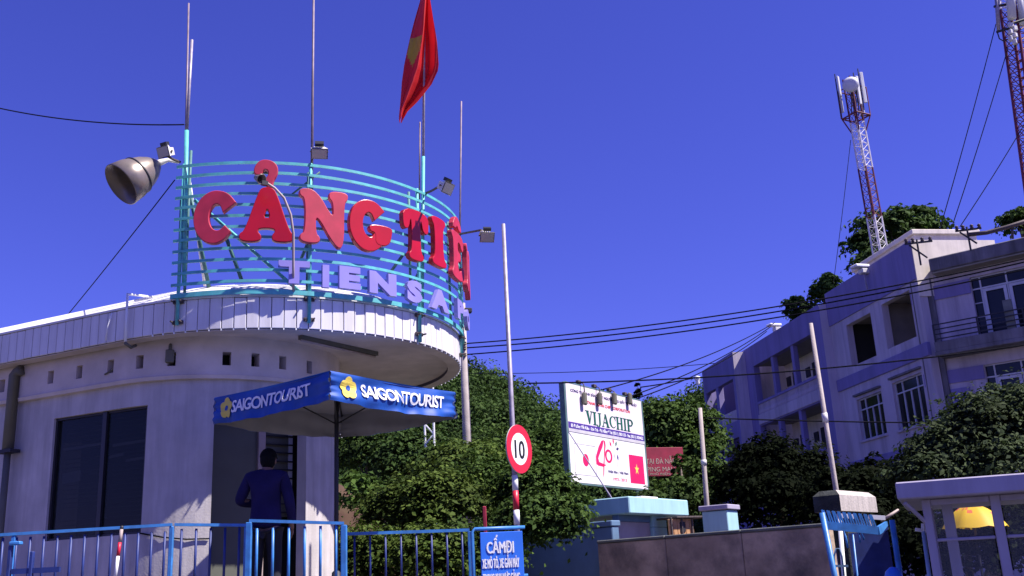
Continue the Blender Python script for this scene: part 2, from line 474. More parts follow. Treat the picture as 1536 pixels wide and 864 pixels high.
# foliage -----------------------------------------------------------------
def leaves(centers, nors, size, up_bias=0.4, jitter=0.55):
    """numpy arrays -> folded leaf quads (two triangles each)"""
    n = len(centers)
    nr = nors + rng.normal(size=(n, 3)) * jitter; nr[:, 2] += up_bias
    nr /= np.linalg.norm(nr, axis=1)[:, None] + 1e-9
    t = np.cross(nr, rng.normal(size=(n, 3))); t /= np.linalg.norm(t, axis=1)[:, None] + 1e-9
    b = np.cross(nr, t)
    sz = (size * rng.uniform(0.4, 1.6, n))[:, None]
    p0 = centers - t * sz * 0.5; p2 = centers + t * sz * 0.5 - nr * sz * 0.12
    p1 = centers + b * sz * 0.30 + nr * sz * 0.08; p3 = centers - b * sz * 0.30 + nr * sz * 0.08
    return np.stack([p0, p1, p2, p3], 1).reshape(-1, 3)
def leaf_object(name, V, material, parent=None):
    off = np.array(parent.location) if parent else np.zeros(3)
    me = bpy.data.meshes.new(name)
    n = len(V) // 4
    me.vertices.add(len(V)); me.vertices.foreach_set('co', (V - off).astype(np.float32).ravel())
    me.loops.add(n * 4); me.loops.foreach_set('vertex_index', np.arange(n * 4, dtype=np.int32))
    me.polygons.add(n); me.polygons.foreach_set('loop_start', np.arange(0, n * 4, 4, dtype=np.int32))
    me.materials.append(material); me.update(calc_edges=True)
    o = bpy.data.objects.new(name, me); C.objects.link(o)
    if parent: o.parent = parent
    return o
def crown_points(blobs, nleaf, clump=60, spread=0.22):
    """blobs: (cx, cy, cz, rx, ry, rz). Leaves in clumps near the blob surfaces, gaps between clumps"""
    vol = np.array([(b[3] * b[4] * b[5]) ** 0.67 for b in blobs]); vol /= vol.sum()
    P = []; N = []
    for b, w in zip(blobs, vol):
        k = max(3, int(nleaf * w / clump))
        d = rng.normal(size=(k, 3)); d /= np.linalg.norm(d, axis=1)[:, None]
        d[:, 2] = np.where(d[:, 2] < -0.5, -d[:, 2], d[:, 2])
        rad = rng.uniform(0.55, 1.08, k) ** 0.7; rad = np.where(rng.random(k) < .13, rng.uniform(1.08, 1.34, k), rad)
        c = np.array(b[:3]) + d * rad[:, None] * np.array(b[3:])
        m = np.mean(b[3:])
        cs = spread * m * rng.uniform(0.5, 1.4, k)
        for ci, di, s in zip(c, d, cs):
            q = rng.normal(size=(clump, 3)) * s * np.array([1.15, 1.15, 0.32]); q[:, 2] -= 0.35 * (q[:, 0] ** 2 + q[:, 1] ** 2) / (s + 1e-6) * .5
            P.append(ci + q); N.append(np.repeat(di[None] * .5 + np.array([[0, 0, .55]]), clump, 0) + q / (s * 3 + 1e-6))
    return np.concatenate(P), np.concatenate(N)
def trunk_mb(base, top, r, blobs, nl=6):
    mb = MB(); base = Vector(base); top = Vector(top)
    pts = [base + (top - base) * t + Vector((random.uniform(-.08, .08), random.uniform(-.08, .08), 0)) * (1 if 0 < t < 1 else 0) for t in (0, .25, .5, .75, 1)]
    mb.tube(pts, [r * 1.25, r, r * .85, r * .7, r * .45], 9)
    for b in blobs[:nl]:
        s = base + (top - base) * random.uniform(0.45, 0.9)
        e = Vector(b[:3]) + Vector((0, 0, b[5] * 0.3)); m = (s + e) / 2 + Vector((0, 0, 0.15 * (e - s).length))
        mb.tube([s, m, e], [r * .5, r * .32, r * .1], 6)
    return mb
def tree(name, base, blobs, nleaf, size, material, label, cat='tree', group=None, trunk=0.18, clump=50, spread=0.22, up=0.5, top=None):
    t = thing(name, base, label, cat, group)
    nl = 6 if top is None else 0
    top = top if top is not None else (np.mean([b[0] for b in blobs]), np.mean([b[1] for b in blobs]), np.mean([b[2] for b in blobs]) + 0.1)
    trunk_mb(base, top, trunk, blobs, nl).build('trunk' if cat == 'tree' else 'stem', M['bark'], t, True)
    P, N = crown_points(blobs, nleaf, clump, spread)
    leaf_object('crown' if cat == 'tree' else 'foliage', leaves(P, N, size, up), material, t)
    return t

# ================================================================== SETTING
def hill_h(x, y):
    s = min(max((y - 46) / 26, 0), 1); s = s * s * (3 - 2 * s)
    return s * (10.3 + 5.0 * math.exp(-((x + 6.5) / 7.0) ** 2) + 4.6 / (1 + math.exp(-(x - 15) / 2.5)) + 0.5 * math.sin(x * .7 + y * .3) + 0.4 * math.sin(y * .9 - x * .2)) - (0.6 if y < 47 else 0.6 * (1 - s))
g = MB()
xs = [-900, -300, -60, -20, -5, 0, 5, 20, 60, 300, 900]; ys = [-300, -60, -10, 0, 10, 20, 46, 100, 300, 900, 1600]
g.add([(x, y, 0) for y in ys for x in xs], [(j * 11 + i, j * 11 + i + 1, (j + 1) * 11 + i + 1, (j + 1) * 11 + i) for j in range(10) for i in range(10)])
tag(g.build('ground', M['ground']), kind='structure')
h = MB(); nx, ny = 64, 44
hx = np.linspace(-48, 78, nx); hy = np.linspace(45, 130, ny)
h.add([(x, y, hill_h(x, y)) for y in hy for x in hx], [(j * nx + i, j * nx + i + 1, (j + 1) * nx + i + 1, (j + 1) * nx + i) for j in range(ny - 1) for i in range(nx - 1)])
tag(h.build('hill', M['hill'], None, True), kind='structure')
TZ = 1.45
t_ = MB(); t_.bbox((-7.6, 17.5, TZ / 2), (14.2, 15.2, TZ), 0, 0.03)
tag(t_.build('terrace', M['terrace']), kind='structure')

# ================================================================== GATEHOUSE
KC = np.array([-3.734, 15.139]); KR = 2.890
DC = np.array([-4.418, 14.535]); DR = 1.729
AZS = -1.1287
DS = np.array([math.sin(AZS), math.cos(AZS)]); NS = np.array([-0.42763, -0.90396]); PH0 = math.atan2(NS[1], NS[0])
ZB, ZT, ZL, ZR = 4.80, 5.208, 4.319, 7.036
def stad(cen, r):
    def f(s, d, z):
        if s <= 0:
            p = cen + NS * (r - d) - DS * s
        elif s <= PI * r:
            a = PH0 + s / r
            p = cen + (r - d) * np.array([math.cos(a), math.sin(a)])
        else:
            p = cen - NS * (r - d) + DS * (s - PI * r)
        return (p[0], p[1], z)
    return f
canopy, drum = stad(KC, KR), stad(DC, DR)
def frame_at(f, s, d, z):
    """x along the path, y into the building"""
    p = np.array(f(s, d, z)); t = np.array(f(s + .01, d, z)) - np.array(f(s - .01, d, z)); t /= np.linalg.norm(t)
    nn = np.cross([0, 0, 1], t)
    return Matrix(((t[0], nn[0], 0, p[0]), (t[1], nn[1], 0, p[1]), (0, 0, 1, p[2]), (0, 0, 0, 1)))
def sweep(f, ss, prof, closed=True):
    mb = MB(); n = len(prof)
    vs = [f(s, d, z) for s in ss for d, z in prof]; fs = []
    for i in range(len(ss) - 1):
        for k in range(n if closed else n - 1):
            k2 = (k + 1) % n
            fs.append((i * n + k, (i + 1) * n + k, (i + 1) * n + k2, i * n + k2))
    mb.add(vs, fs)
    return mb
def pathsteps(r, s0=-10.0, back=10.0, step=0.12):
    return [s0, -4, 0] + list(np.arange(step, PI * r, step)) + [PI * r, PI * r + back]
def wall_s(px, py, cen=DC, r=DR):
    o = cen + NS * r
    P = onplane(px, py, (o[0], o[1], 0), np.array([NS[0], NS[1], 0]))
    s = -(P[:2] - o) @ DS
    if s > 0:
        P = oncyl(px, py, cen[0], cen[1], r)
        a = math.atan2(P[1] - cen[1], P[0] - cen[0]) - PH0
        s = (a % (2 * PI)) * r
    return s, P[2]

gh = thing('gatehouse', (DC[0], DC[1], TZ), 'white gatehouse with round drum end and wide round canopy under the red letters', 'building')
# window, door and vent openings
wl, _ = wall_s(74, 720); wr, _ = wall_s(216, 710); wzt = wall_s(81, 628)[1]; wzb = wall_s(68, 812)[1]
dl, _ = wall_s(318, 720); dr_, _ = wall_s(459, 720)
DZT = 3.95
wst = pathsteps(DR)
grid_wall(drum, wst, [TZ, ZL], [(wl, wr, wzb, wzt), (dl, dr_, TZ, DZT)], 0.16).build('wall', M['wall'], gh)
fo = 0.07
vents = []
for (px, py) in ((2, 590), (33, 584), (75, 577), (118, 570), (165, 562), (209, 552), (257, 545), (299, 545), (340, 545), (383, 552), (424, 558), (464, 566)):
    s, z = wall_s(px, py, DC, DR + fo)
    vents.append(s)
frz = stad(DC, DR + fo)
vz = 4.555
grid_wall(frz, pathsteps(DR + fo), [ZL, ZB + 0.05], [(s - .055, s + .055, vz - .09, vz + .09) for i, s in enumerate(vents) if i not in (1, 7)], 0.20).build('frieze', M['soffit'], gh)
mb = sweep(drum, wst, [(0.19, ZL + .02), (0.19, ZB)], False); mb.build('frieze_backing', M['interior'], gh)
sweep(drum, wst, [(-0.075, ZL - 0.03), (-0.095, ZL + .015), (0.0, ZL + .015), (0.0, ZL - .03)]).build('ledge', M['soffit'], gh)
cst = pathsteps(KR)
sweep(canopy, cst, [(0.032, ZB), (0.032, ZT), (0.2, ZT), (0.2, ZB)]).build('fascia_beam', M['joint'], gh)
sweep(canopy, cst, [(0.03, ZB - .012), (0.03, ZB - .002), (0.205, ZB - .002), (0.205, ZB - .012)]).build('fascia_lip', M['soffit'], gh)
sweep(canopy, cst, [(0.2, ZB + .05), (2.7, ZB + .05), (2.7, ZB + .09), (0.2, ZB + .09)]).build('soffit', M['soffit'], gh)
sweep(canopy, cst, [(-0.012, ZT + .004), (-0.012, ZT + .03), (0.09, ZT + .036), (0.66, ZT + .37), (0.70, ZT + .37), (2.7, ZT + .30), (2.7, ZT + .004)]).build('roof', M['roof'], gh)
pm = MB(); pm.bbox((0, 0, 0), (0.146, 0.026, ZT - ZB - .004), 0, 0.006)
pme = unit_mesh(pm, 'fascia_panel', M['panel'])
cm = MB(); cm.box((0.0775, 0.0, -0.008), (0.018, 0.02, 0.03))
clips = MB()
s = -9.6
while s < 7.3:
    jz = random.uniform(-.003, .003)
    piece('fascia_panel', pme, gh, frame_at(canopy, s, 0.014 + random.uniform(-.003, .003), (ZB + ZT) / 2 + jz) @ Matrix.Rotation(random.uniform(-.01, .01), 4, 'Z'))
    if s > 0.2:
        m4 = frame_at(canopy, s + .0775, 0.012, ZB - .006)
        clips.box(m4.translation, (0.014, 0.02, 0.025), mtx=m4.to_3x3())
    s += 0.155
tag(clips.build('panel_clip', M['white'], gh), kind='stuff')
# window with two sliding panes
wmid = wall_s(148, 715)[0]
wf = MB()
def wp(s, d, z): return Vector(drum(s, d, z))
for a, b in (((wl, wzb), (wr, wzb)), ((wl, wzt), (wr, wzt)), ((wl, wzb), (wl, wzt)), ((wr, wzb), (wr, wzt)), ((wmid, wzb), (wmid, wzt))):
    wf.beam(wp(a[0], .06, a[1]), wp(b[0], .06, b[1]), 0.05, 0.06 if a[1] == b[1] else 0.07, up=(0, 0, 1) if a[1] == b[1] else (DS[0], DS[1], 0))
win = wf.build('window', M['dark'], gh)
for a, b in ((wl + .03, wmid - .03), (wmid + .03, wr - .03)):
    p0, p1 = wp(a, .075, 0), wp(b, .075, 0)
    q = MB(); q.beam(Vector((p0.x, p0.y, (wzb + wzt) / 2)), Vector((p1.x, p1.y, (wzb + wzt) / 2)), 0.008, wzt - wzb - .05)
    q.build('pane', M['dglass'], win)
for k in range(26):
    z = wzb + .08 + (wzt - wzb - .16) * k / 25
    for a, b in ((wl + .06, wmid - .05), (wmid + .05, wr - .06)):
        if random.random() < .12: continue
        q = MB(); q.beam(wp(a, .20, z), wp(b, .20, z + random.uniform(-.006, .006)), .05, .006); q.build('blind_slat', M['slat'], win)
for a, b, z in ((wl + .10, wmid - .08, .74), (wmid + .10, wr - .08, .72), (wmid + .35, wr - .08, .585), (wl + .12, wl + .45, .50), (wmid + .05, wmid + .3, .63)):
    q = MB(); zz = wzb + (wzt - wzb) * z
    q.beam(wp(a, .11, zz), wp(b, .11, zz + .015), .012, .035 if z != .50 else .14); q.build('reflection_streak', M['white'], win)  # white strips behind the glass imitate bright reflection streaks
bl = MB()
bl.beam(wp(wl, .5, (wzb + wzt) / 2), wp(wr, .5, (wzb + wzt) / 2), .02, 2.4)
bl.build('window_backing', M['interior'], gh)  # near-black sheet standing for the shade inside the room
# entrance: leaf, jamb, barred window, dark gap
A_, B_ = wp(dl, 0, 0), wp(dr_, 0, 0)
ch = (B_ - A_).normalized(); nin = Vector((-ch.y, ch.x, 0))
if nin.y < 0: nin = -nin
po = A_ + nin * 0.42
def dpt(px, py): return Vector(onplane(px, py, (po.x, po.y, 0), np.array([nin.x, nin.y, 0])))
def dpanel(px0, px1, py, z0, z1, off, thick, name, m):
    a, b = dpt(px0, py), dpt(px1, py)
    q = MB(); zc = (z0 + z1) / 2
    q.beam(Vector((a.x, a.y, zc)) + nin * off, Vector((b.x, b.y, zc)) + nin * off, thick, z1 - z0)
    return q.build(name, m, gh)
dpanel(308, 383, 720, TZ, 4.1, 0.0, 0.05, 'door_leaf', M['olive'])
dpanel(383.6, 394, 720, TZ, 4.1, -0.02, 0.10, 'door_jamb', M['jamb'])
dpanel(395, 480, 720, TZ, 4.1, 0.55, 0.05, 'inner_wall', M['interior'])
gz0, gz1 = dpt(417, 775).z, dpt(417, 648).z
grl = dpanel(396, 434, 720, gz0, gz1, 0.06, 0.012, 'barred_window', M['olive'])
dpanel(434.5, 440, 720, gz0, gz1, 0.05, 0.03, 'window_trim', M['trim'])
for k in range(10):
    z = gz0 + (gz1 - gz0) * (k + .5) / 10
    a, b = dpt(395, 720), dpt(440, 720)
    q = MB(); q.tube([Vector((a.x, a.y, z)) + nin * .02, Vector((b.x, b.y, z)) + nin * .02], 0.012, 6)
    o = q.build('bar', M['iron'], gh); o.parent = grl
dpanel(455.5, 470, 720, TZ, 4.1, -0.12, 0.06, 'door_jamb', M['jamb'])
# pipes on the wall and canopy
def px_wall(px, py, d):  # point d in front of the lower wall
    s, z = wall_s(px, py)
    return Vector(drum(s, -d, z))
q = MB()
p_top = px_wall(30, 600, .12); p_el = Vector((p_top.x, p_top.y, 4.66))
q.tube([p_el + Vector((.12, -.05, .06)), p_el + Vector((.05, -.02, .04)), p_el, Vector((p_top.x, p_top.y, 3.6))], .075, 10)
q.tube([Vector((p_top.x, p_top.y, 3.62)), Vector((p_top.x, p_top.y, TZ))], .045, 10)
dp = q.build('drain_pipe', M['pipebrown'], gh, True)
q = MB(); q.box((p_top.x, p_top.y, 3.60), (.30, .16, .045), rz=-AZS + PI / 2); o = q.build('strap', M['iron'], gh); o.parent = dp
def cz(px, z): # point on the canopy fascia line
    return None
q = MB()
s1 = wall_s(196, 440, KC, KR)[0]
c0 = Vector(canopy(s1, .35, ZT + .22)); c1 = Vector(canopy(s1, -.05, ZT + .18)); c2 = Vector(canopy(s1 + .02, -.06, ZB - .05))
q.tube([Vector(canopy(s1 - .32, .38, ZT + .24)), c0 + Vector((.02, 0, .01)), c1, (c1 + c2) / 2, c2], .018, 7)
q.build('overflow_pipe', M['white'], gh, True)
q = MB(); q.tube([c2 + Vector((0, 0, -.02)), Vector(canopy(s1, .06, ZB - .1)), Vector(canopy(s1, .14, ZB - .06))], .022, 7); q.build('pipe_elbow', M['pipebrown'], gh, True)
q = MB(); s2 = wall_s(163, 490, KC, KR)[0]
q.tube([Vector(canopy(s2 + .08, -.03, ZT - .02)), Vector(canopy(s2 + .02, -.035, ZT - .2)), Vector(canopy(s2, -.03, ZB + .02))], .010, 6); q.build('cable', M['white'], gh, True)
q = MB()
a = Vector(drum(wall_s(258, 550)[0], -.09, 4.62))
q.tube([a, a + Vector((0, 0, .12)), Vector(atz(262, 520, ZB + .02)), Vector(atz(250, 513, ZB + .03)), Vector(atz(236, 514, ZB + .03))], .022, 7)
q.build('conduit', M['pipebrown'], gh, True)
q = MB(); q.bbox(a - Vector((0, 0, .03)), (.11, .07, .17), rz=.3, bev=.01); q.build('junction_box', M['pipebrown'], gh)
q = MB(); q.tube([Vector(atz(238, 515, ZB + .03)), Vector(drum(wall_s(165, 575)[0], -.10, 4.45))], .012, 6); q.build('conduit', M['pipebrown'], gh, True)
q = MB(); q.tube([px_wall(212, 800, .02), px_wall(245, 806, .02), px_wall(280, 809, .02), px_wall(314, 808, .02)], .010, 6); q.build('cable', M['wire'], gh, True)
# tube lamp under the canopy
b0, b1 = Vector(atz(450, 506, ZB + .02)), Vector(atz(565, 531, ZB + .02))
tl = thing('batten_lamp', (b0 + b1) / 2, 'unlit brown tube lamp fixed under the round canopy above the blue parasol', 'lamp')
q = MB(); q.beam(b0, b1, .07, .055); q.build('housing', M['pipebrown'], tl)
q = MB(); q.tube([b0 + Vector((.02, -.02, -.045)), b1 + Vector((-.02, -.02, -.045))], .016, 8); q.build('tube', M['jamb'], tl, True)

# ================================================================== ROOFTOP SIGN
RR = KR + 0.06
def phi_px(px, py, r=RR):
    P = oncyl(px, py, KC[0], KC[1], r); return math.atan2(P[1] - KC[1], P[0] - KC[0]), P[2]
def ringp(phi, r, z): return Vector((KC[0] + r * math.cos(phi), KC[1] + r * math.sin(phi), z))
sg = thing('rooftop_sign', (KC[0], KC[1], ZT), 'curved turquoise rail frame on the gatehouse roof carrying red and violet letters', 'sign')
phl = phi_px(258, 400)[0]; phr = math.radians(14)
zlow = phi_px(300, 441)[1]
NR = 13
for i in range(NR):
    z = ZR + (zlow - ZR) * i / (NR - 1)
    n = 56
    mb = MB(); hh, tt = (.019, .008) if i < NR - 1 else (.030, .014)
    vs = []; fs = []
    wob = random.uniform(-.008, .008)
    for k in range(n + 1):
        a = phl + (phr - phl) * k / n
        zz = z + wob * math.sin(k * .25 + i)
        for dr2, dz in ((-tt, -hh), (tt, -hh), (tt, hh), (-tt, hh)): vs.append(ringp(a, RR + dr2, zz + dz))
    for k in range(n):
        for j in range(4):
            j2 = (j + 1) % 4
            fs.append((k * 4 + j, k * 4 + j2, (k + 1) * 4 + j2, (k + 1) * 4 + j))
    fs += [(3, 2, 1, 0), (n * 4, n * 4 + 1, n * 4 + 2, n * 4 + 3)]
    mb.add(vs, fs); mb.build('rail', M['cyan'], sg)
posts = []
for px, ytop, ybot in ((262, 262, 486), (465, 250, 483), (635, 285, 512), (692, 360, 530)):
    ph, z0 = phi_px(px, ybot, KR + .09)
    ph2, z1 = phi_px(px, ytop, KR + .09)
    if px == 692: ph = math.radians(-3); z0, z1 = ZB + .1, ZR + .05
    mb = MB(); mb.tube([ringp(ph, KR + .035, z0), ringp(ph, KR + .035, max(z1, ZR + .04))], .024, 8)
    po_ = mb.build('post', M['cyan'], sg, True); posts.append((ph, max(z1, ZR)))
    for zc in (ZT - .02, ZB + .12):
        m4 = MB(); t = Vector((-math.sin(ph), math.cos(ph), 0))
        m4.beam(ringp(ph, KR + .02, zc) - t * .07, ringp(ph, KR + .02, zc) + t * .07, .03, .045)
        m4.tube([ringp(ph, KR, zc) - t * .055, ringp(ph, KR + .10, zc) - t * .055], .012, 6)
        m4.tube([ringp(ph, KR, zc) + t * .055, ringp(ph, KR + .10, zc) + t * .055], .012, 6)
        o = m4.build('clamp', M['bolt'], sg); o.parent = po_
    mb = MB(); mb.tube([ringp(ph, KR - .12, ZT + .1), ringp(ph, KR - .12, z1 if px != 262 else ZR + .3)], .020, 8); mb.build('inner_post', M['cyan_old'], sg, True)
# braces running from the frame down to the roof behind it
def ins(px, py, r): 
    P = oncyl(px, py, KC[0], KC[1], r); return Vector(P)
for a, b, r0, r1, rad, m in (((278, 255), (312, 424), 2.8, 2.3, .028, 'cyan_old'), ((283, 262), (306, 420), 2.7, 2.2, .020, 'towerwhite'), ((292, 300), (443, 432), 2.86, 2.5, .024, 'cyan'),
                             ((335, 345), (362, 419), 2.80, 2.5, .026, 'cyan_old'), ((470, 345), (449, 395), 2.8, 2.5, .022, 'cyan_old'), ((606, 380), (583, 412), 2.84, 2.5, .022, 'cyan_old'),
                             ((272, 300), (268, 420), 2.86, 2.6, .020, 'cyan_old'), ((632, 400), (610, 446), 2.82, 2.5, .020, 'cyan_old'), ((480, 258), (440, 290), 2.8, 2.6, .014, 'cyan_old')):
    P0, P1 = ins(*a, r0), ins(*b, r1)
    mb = MB(); mb.tube([P0, P1 + (P1 - P0) * .06], rad, 7); mb.build('brace', M[m], sg, True)
# letters ------------------------------------------------------------------
def arc(cx, cy, rx, ry, a0, a1, n):
    return [(cx + rx * math.cos(math.radians(a0 + (a1 - a0) * i / (n - 1))), cy + ry * math.sin(math.radians(a0 + (a1 - a0) * i / (n - 1)))) for i in range(n)]
Cs = [stroke(arc(.45, .5, .31, .37, 28, 322, 12), [.30, .25, .22, .24, .27, .29, .30, .29, .26, .22, .18, .14])]
Gs = [stroke(arc(.45, .5, .31, .37, 36, 325, 12) + [(.80, .36), (.80, .42)], [.30, .25, .22, .24, .27, .29, .30, .29, .27, .25, .24, .26, .30, .30]), chaikin([(.60, .14), (.93, .16), (1.0, .40), (1.0, .52), (.48, .52), (.46, .40), (.62, .38)])]
As = [chaikin([(0, 0), (.36, 0), (.39, .10), (.31, .17), (.34, .25), (.64, .25), (.67, .17), (.60, .10), (.62, 0), (1, 0), (1.02, .12), (.92, .18), (.66, .92), (.57, 1), (.41, 1), (.33, .92), (.09, .18), (-.02, .12)]), chaikin([(.41, .42), (.58, .42), (.495, .66)], 1)]
Ns = [chaikin([(0, 0), (.37, 0), (.40, .1), (.30, .17), (.30, .60), (.74, -.05), (.92, -.05), (.92, .80), (1.01, .88), (1, 1), (.62, 1), (.60, .88), (.70, .80), (.70, .44), (.32, 1), (-.03, 1), (-.04, .88), (.09, .82), (.09, .18), (-.03, .12)])]
Ts = [chaikin([(.22, 0), (.64, 0), (.68, .1), (.57, .18), (.57, .80), (.64, .80), (.68, .62), (.80, .58), (.86, .66), (.86, 1), (0, 1), (0, .66), (.06, .58), (.18, .62), (.22, .80), (.29, .80), (.29, .18), (.18, .1)])]
Is = [chaikin([(.0, 0), (.44, 0), (.47, .1), (.36, .2), (.36, .8), (.47, .9), (.44, 1), (0, 1), (-.03, .9), (.08, .8), (.08, .2), (-.03, .1)])]
Es = [chaikin([(0, 0), (.76, 0), (.79, .3), (.66, .32), (.56, .18), (.36, .18), (.36, .41), (.54, .41), (.56, .5), (.54, .59), (.36, .59), (.36, .82), (.56, .82), (.66, .68), (.79, .70), (.76, 1), (0, 1), (-.03, .88), (.09, .8), (.09, .2), (-.03, .12)])]
Hat = [chaikin([(.06, 1.10), (.24, 1.08), (.38, 1.19), (.52, 1.08), (.70, 1.10), (.50, 1.34), (.26, 1.34)], 1)]
Ss = [stroke([(.72, .74), (.60, .88), (.40, .88), (.22, .74), (.34, .56), (.56, .46), (.68, .28), (.50, .11), (.28, .12), (.12, .28)], [.26, .2, .2, .24, .25, .26, .24, .2, .2, .26])]
Hook = [chaikin([(-.20, .48), (-.20, .62), (-.10, .76), (.08, .76), (.20, .66), (.20, .50), (.12, .36), (.12, .24), (.02, .24), (.0, .38), (.06, .48), (.05, .57), (-.02, .60), (-.07, .55), (-.07, .48)])]
phiC = phi_px(322, 327, RR + .07)[0]
HL = phi_px(322, 287, RR + .07)[1] - phi_px(322, 367, RR + .07)[1]
def put_letter(polys, px, yc, wid, m, label=None, dphi=None, H=HL, extr=.055, yoff=0, sep=False, xs=1.0):
    if dphi is None: ph, z = phi_px(px, yc, RR + .07)
    else: ph, z = dphi, yc
    c = ringp(ph, RR + .075, z)
    xd = (-math.sin(ph), math.cos(ph), 0)
    mb = MB()
    groups = [polys] if not sep else [[p] for p in polys]
    for gi, pg in enumerate(groups):
        v, f = shape(pg, extr, .014, 2)
        v = v.copy(); v[:, 2] += gi * .004
        v[:, 0] = (v[:, 0] - wid / 2) * H * xs; v[:, 1] = (v[:, 1] - .5) * H
        mb.add(plate_map(c, xd, (0, 0, 1), v), f)
    o = mb.build('letter', M[m], sg)
    if label: o['label'] = label
    return ph, z
put_letter(Cs, 323, 327, .84, 'red_faded', 'faded pinkish red letter C', xs=.84)
put_letter(As, 401, 323, 1.0, 'red', 'deep red letter A', xs=.90)
put_letter(Hook, 399, 262, 0, 'red_faded', 'faded red hook mark above the letter A', H=HL * .98, yoff=0)
put_letter(Ns, 485, 327, .98, 'red_faded', 'faded pink letter N', xs=.83)
ph1, z1 = put_letter(Gs, 553, 339, .95, 'red', 'deep red letter G', xs=.86, sep=True)
ph2, z2 = put_letter(Ts, 621, 354, .86, 'red', 'deep red letter T', xs=.80)
ph3, z3 = put_letter(Is, 655, 364, .44, 'red', 'deep red letter I')
dph = ph2 - ph1
zc = z2
pE = ph3 + dph * .80
put_letter(Es, 0, zc, .76, 'red_faded', 'faded red letter E with a circumflex', dphi=pE, xs=.85)
put_letter(Hat, 0, zc, .76, 'red_faded', 'faded red circumflex above the letter E', dphi=pE, xs=.85)
put_letter(Ns, 0, zc, .98, 'red_faded', 'faded red letter N at the right edge', dphi=pE + dph * .98, xs=.83)
def put_small(chx, px, yc, H, dphi=None):
    if dphi is None: ph, z = phi_px(px, yc, RR + .06)
    else: ph, z = dphi, yc
    v, f = text(chx, H, None, .06, .07)
    if chx == 'I': pass
    v[:, 0] *= 1.0 if chx == 'I' else 1.5
    mb = MB(); mb.add(plate_map(ringp(ph, RR + .06, z), (-math.sin(ph), math.cos(ph), 0), (0, 0, 1), v), f)
    mb.build('letter', M['purple'], sg); return ph, z
HS = phi_px(488, 399, RR + .06)[1] - phi_px(488, 429, RR + .06)[1]
lst = []
for chx, px, yc in (('T', 441, 408), ('I', 488, 414), ('E', 524, 416.5), ('N', 573, 425), ('S', 620, 437), ('A', 658, 450)):
    lst.append(put_small(chx, px, yc, HS))
dps = lst[5][0] - lst[4][0]
pz = sum(q[1] for q in lst) / 6
put_small('P', 0, pz, HS, lst[5][0] + dps * 1.25); put_small('O', 0, pz, HS, lst[5][0] + dps * 2.3)

# rods and flag pole standing on the sign --------------------------------------
def rod(name, segs, r, m, label, cat='pole', group=None, n=8):
    t = thing(name, segs[0], label, cat, group)
    mb = MB(); mb.tube(segs, r, n); mb.build('shaft', M[m], t, True)
    return t
def Ypx(px, py, r): return oncyl(px, py, KC[0], KC[1], r)[1]
Yl = Ypx(276, 300, KR - .02)
rod('lightning_rod', [at(276, 330, Yl + .04), at(283, 5, Yl + .04)], [.016, .013], 'polepurple', 'tallest thin grey rod at the left end of the sign frame', group=None)
tp = rod('lightning_rod', [at(280, 200, Yl - .05), at(288, 60, Yl - .05)], [.022, .020], 'galv', 'shorter grey pipe in a turquoise socket at the left end of the sign frame')
mb = MB(); mb.tube([at(276, 425, Yl - .05), at(280, 196, Yl - .05)], .030, 8); mb.build('socket', M['cyan'], tp, True)
Ym = Ypx(467, 240, KR - .02)
rod('lightning_rod', [at(467, 330, Ym), at(471, -60, Ym)], [.020, .015], 'polepurple', 'thin rod rising behind the letter N, reaching past the top of the photo')
Yr = Ypx(634, 280, KR - .02)
fp = rod('flag_pole', [at(634, 330, Yr), at(638, -75, Yr)], [.022, .017], 'galv', 'slim pole carrying the red flag above the letter T')
mb = MB(); mb.tube([at(633, 480, Yr), at(635, 235, Yr)], .026, 8); mb.build('socket', M['cyan'], fp, True)
rod('lightning_rod', [at(629, 300, Yr + .06), at(630, 183, Yr + .06)], [.011, .011], 'polepurple', 'short thin rod close behind the flag pole')
Ye = ringp(math.radians(-3), KR, 0).y
rod('lightning_rod', [at(689, 420, Ye), at(692, 152, Ye)], [.016, .013], 'polepurple', 'thin rod at the right edge of the sign frame')
# flag
fl = thing('flag', at(636, 60, Yr), 'limp red flag with part of a yellow star hanging in folds from its pole', 'flag')
L_ = [(-70, 622), (-30, 628), (0, 630), (30, 622), (62, 614), (95, 606), (120, 602), (150, 600), (172, 598.5), (180, 600)]
R_ = [(-70, 640), (-30, 642), (0, 646), (30, 650), (62, 655), (95, 658), (105, 657), (125, 648), (140, 636), (152, 626), (165, 612), (180, 603)]
nu, nv = 44, 50
mb = MB(); vs = []; fs = []; mi = []
for j in range(nv + 1):
    y = -70 + 250 * j / nv
    l = np.interp(y, [q[0] for q in L_], [q[1] for q in L_]); r = np.interp(y, [q[0] for q in R_], [q[1] for q in R_])
    for i in range(nu + 1):
        u = i / nu
        amp = .15 + .06 * math.sin(j * .12)
        dep = -.06 + amp * math.sin(u * 9.2 + .6 + .02 * j) + .05 * math.sin(u * 17 + j * .09) + .012 * math.sin(u * 31 + j * .3)
        x = l + (r - l) * u + 1.2 * math.sin(u * 9 + j * .2) * (1 if 0 < i < nu else .6)
        yy = y + 5 * math.sin(u * 8 + 1) * (j / nv)
        vs.append(at(x, yy, Yr - .02 + dep))
for j in range(nv):
    for i in range(nu):
        fs.append((j * (nu + 1) + i, j * (nu + 1) + i + 1, (j + 1) * (nu + 1) + i + 1, (j + 1) * (nu + 1) + i))
        y = -70 + 250 * (j + .5) / nv; u = (i + .5) / nu
        star = (y > 56 and y < 108) and u < .44 - .3 * max(0, (y - 78) / 30) and u > .02 + .012 * max(0, y - 80) and not (y > 84 and u < .12)
        mb.f.append(fs[-1]); mb.mi.append(1 if star else 0)
mb.v = [tuple(v) for v in vs]
mb.build('cloth', [M['flagred'], M['flagyel']], fl, True)

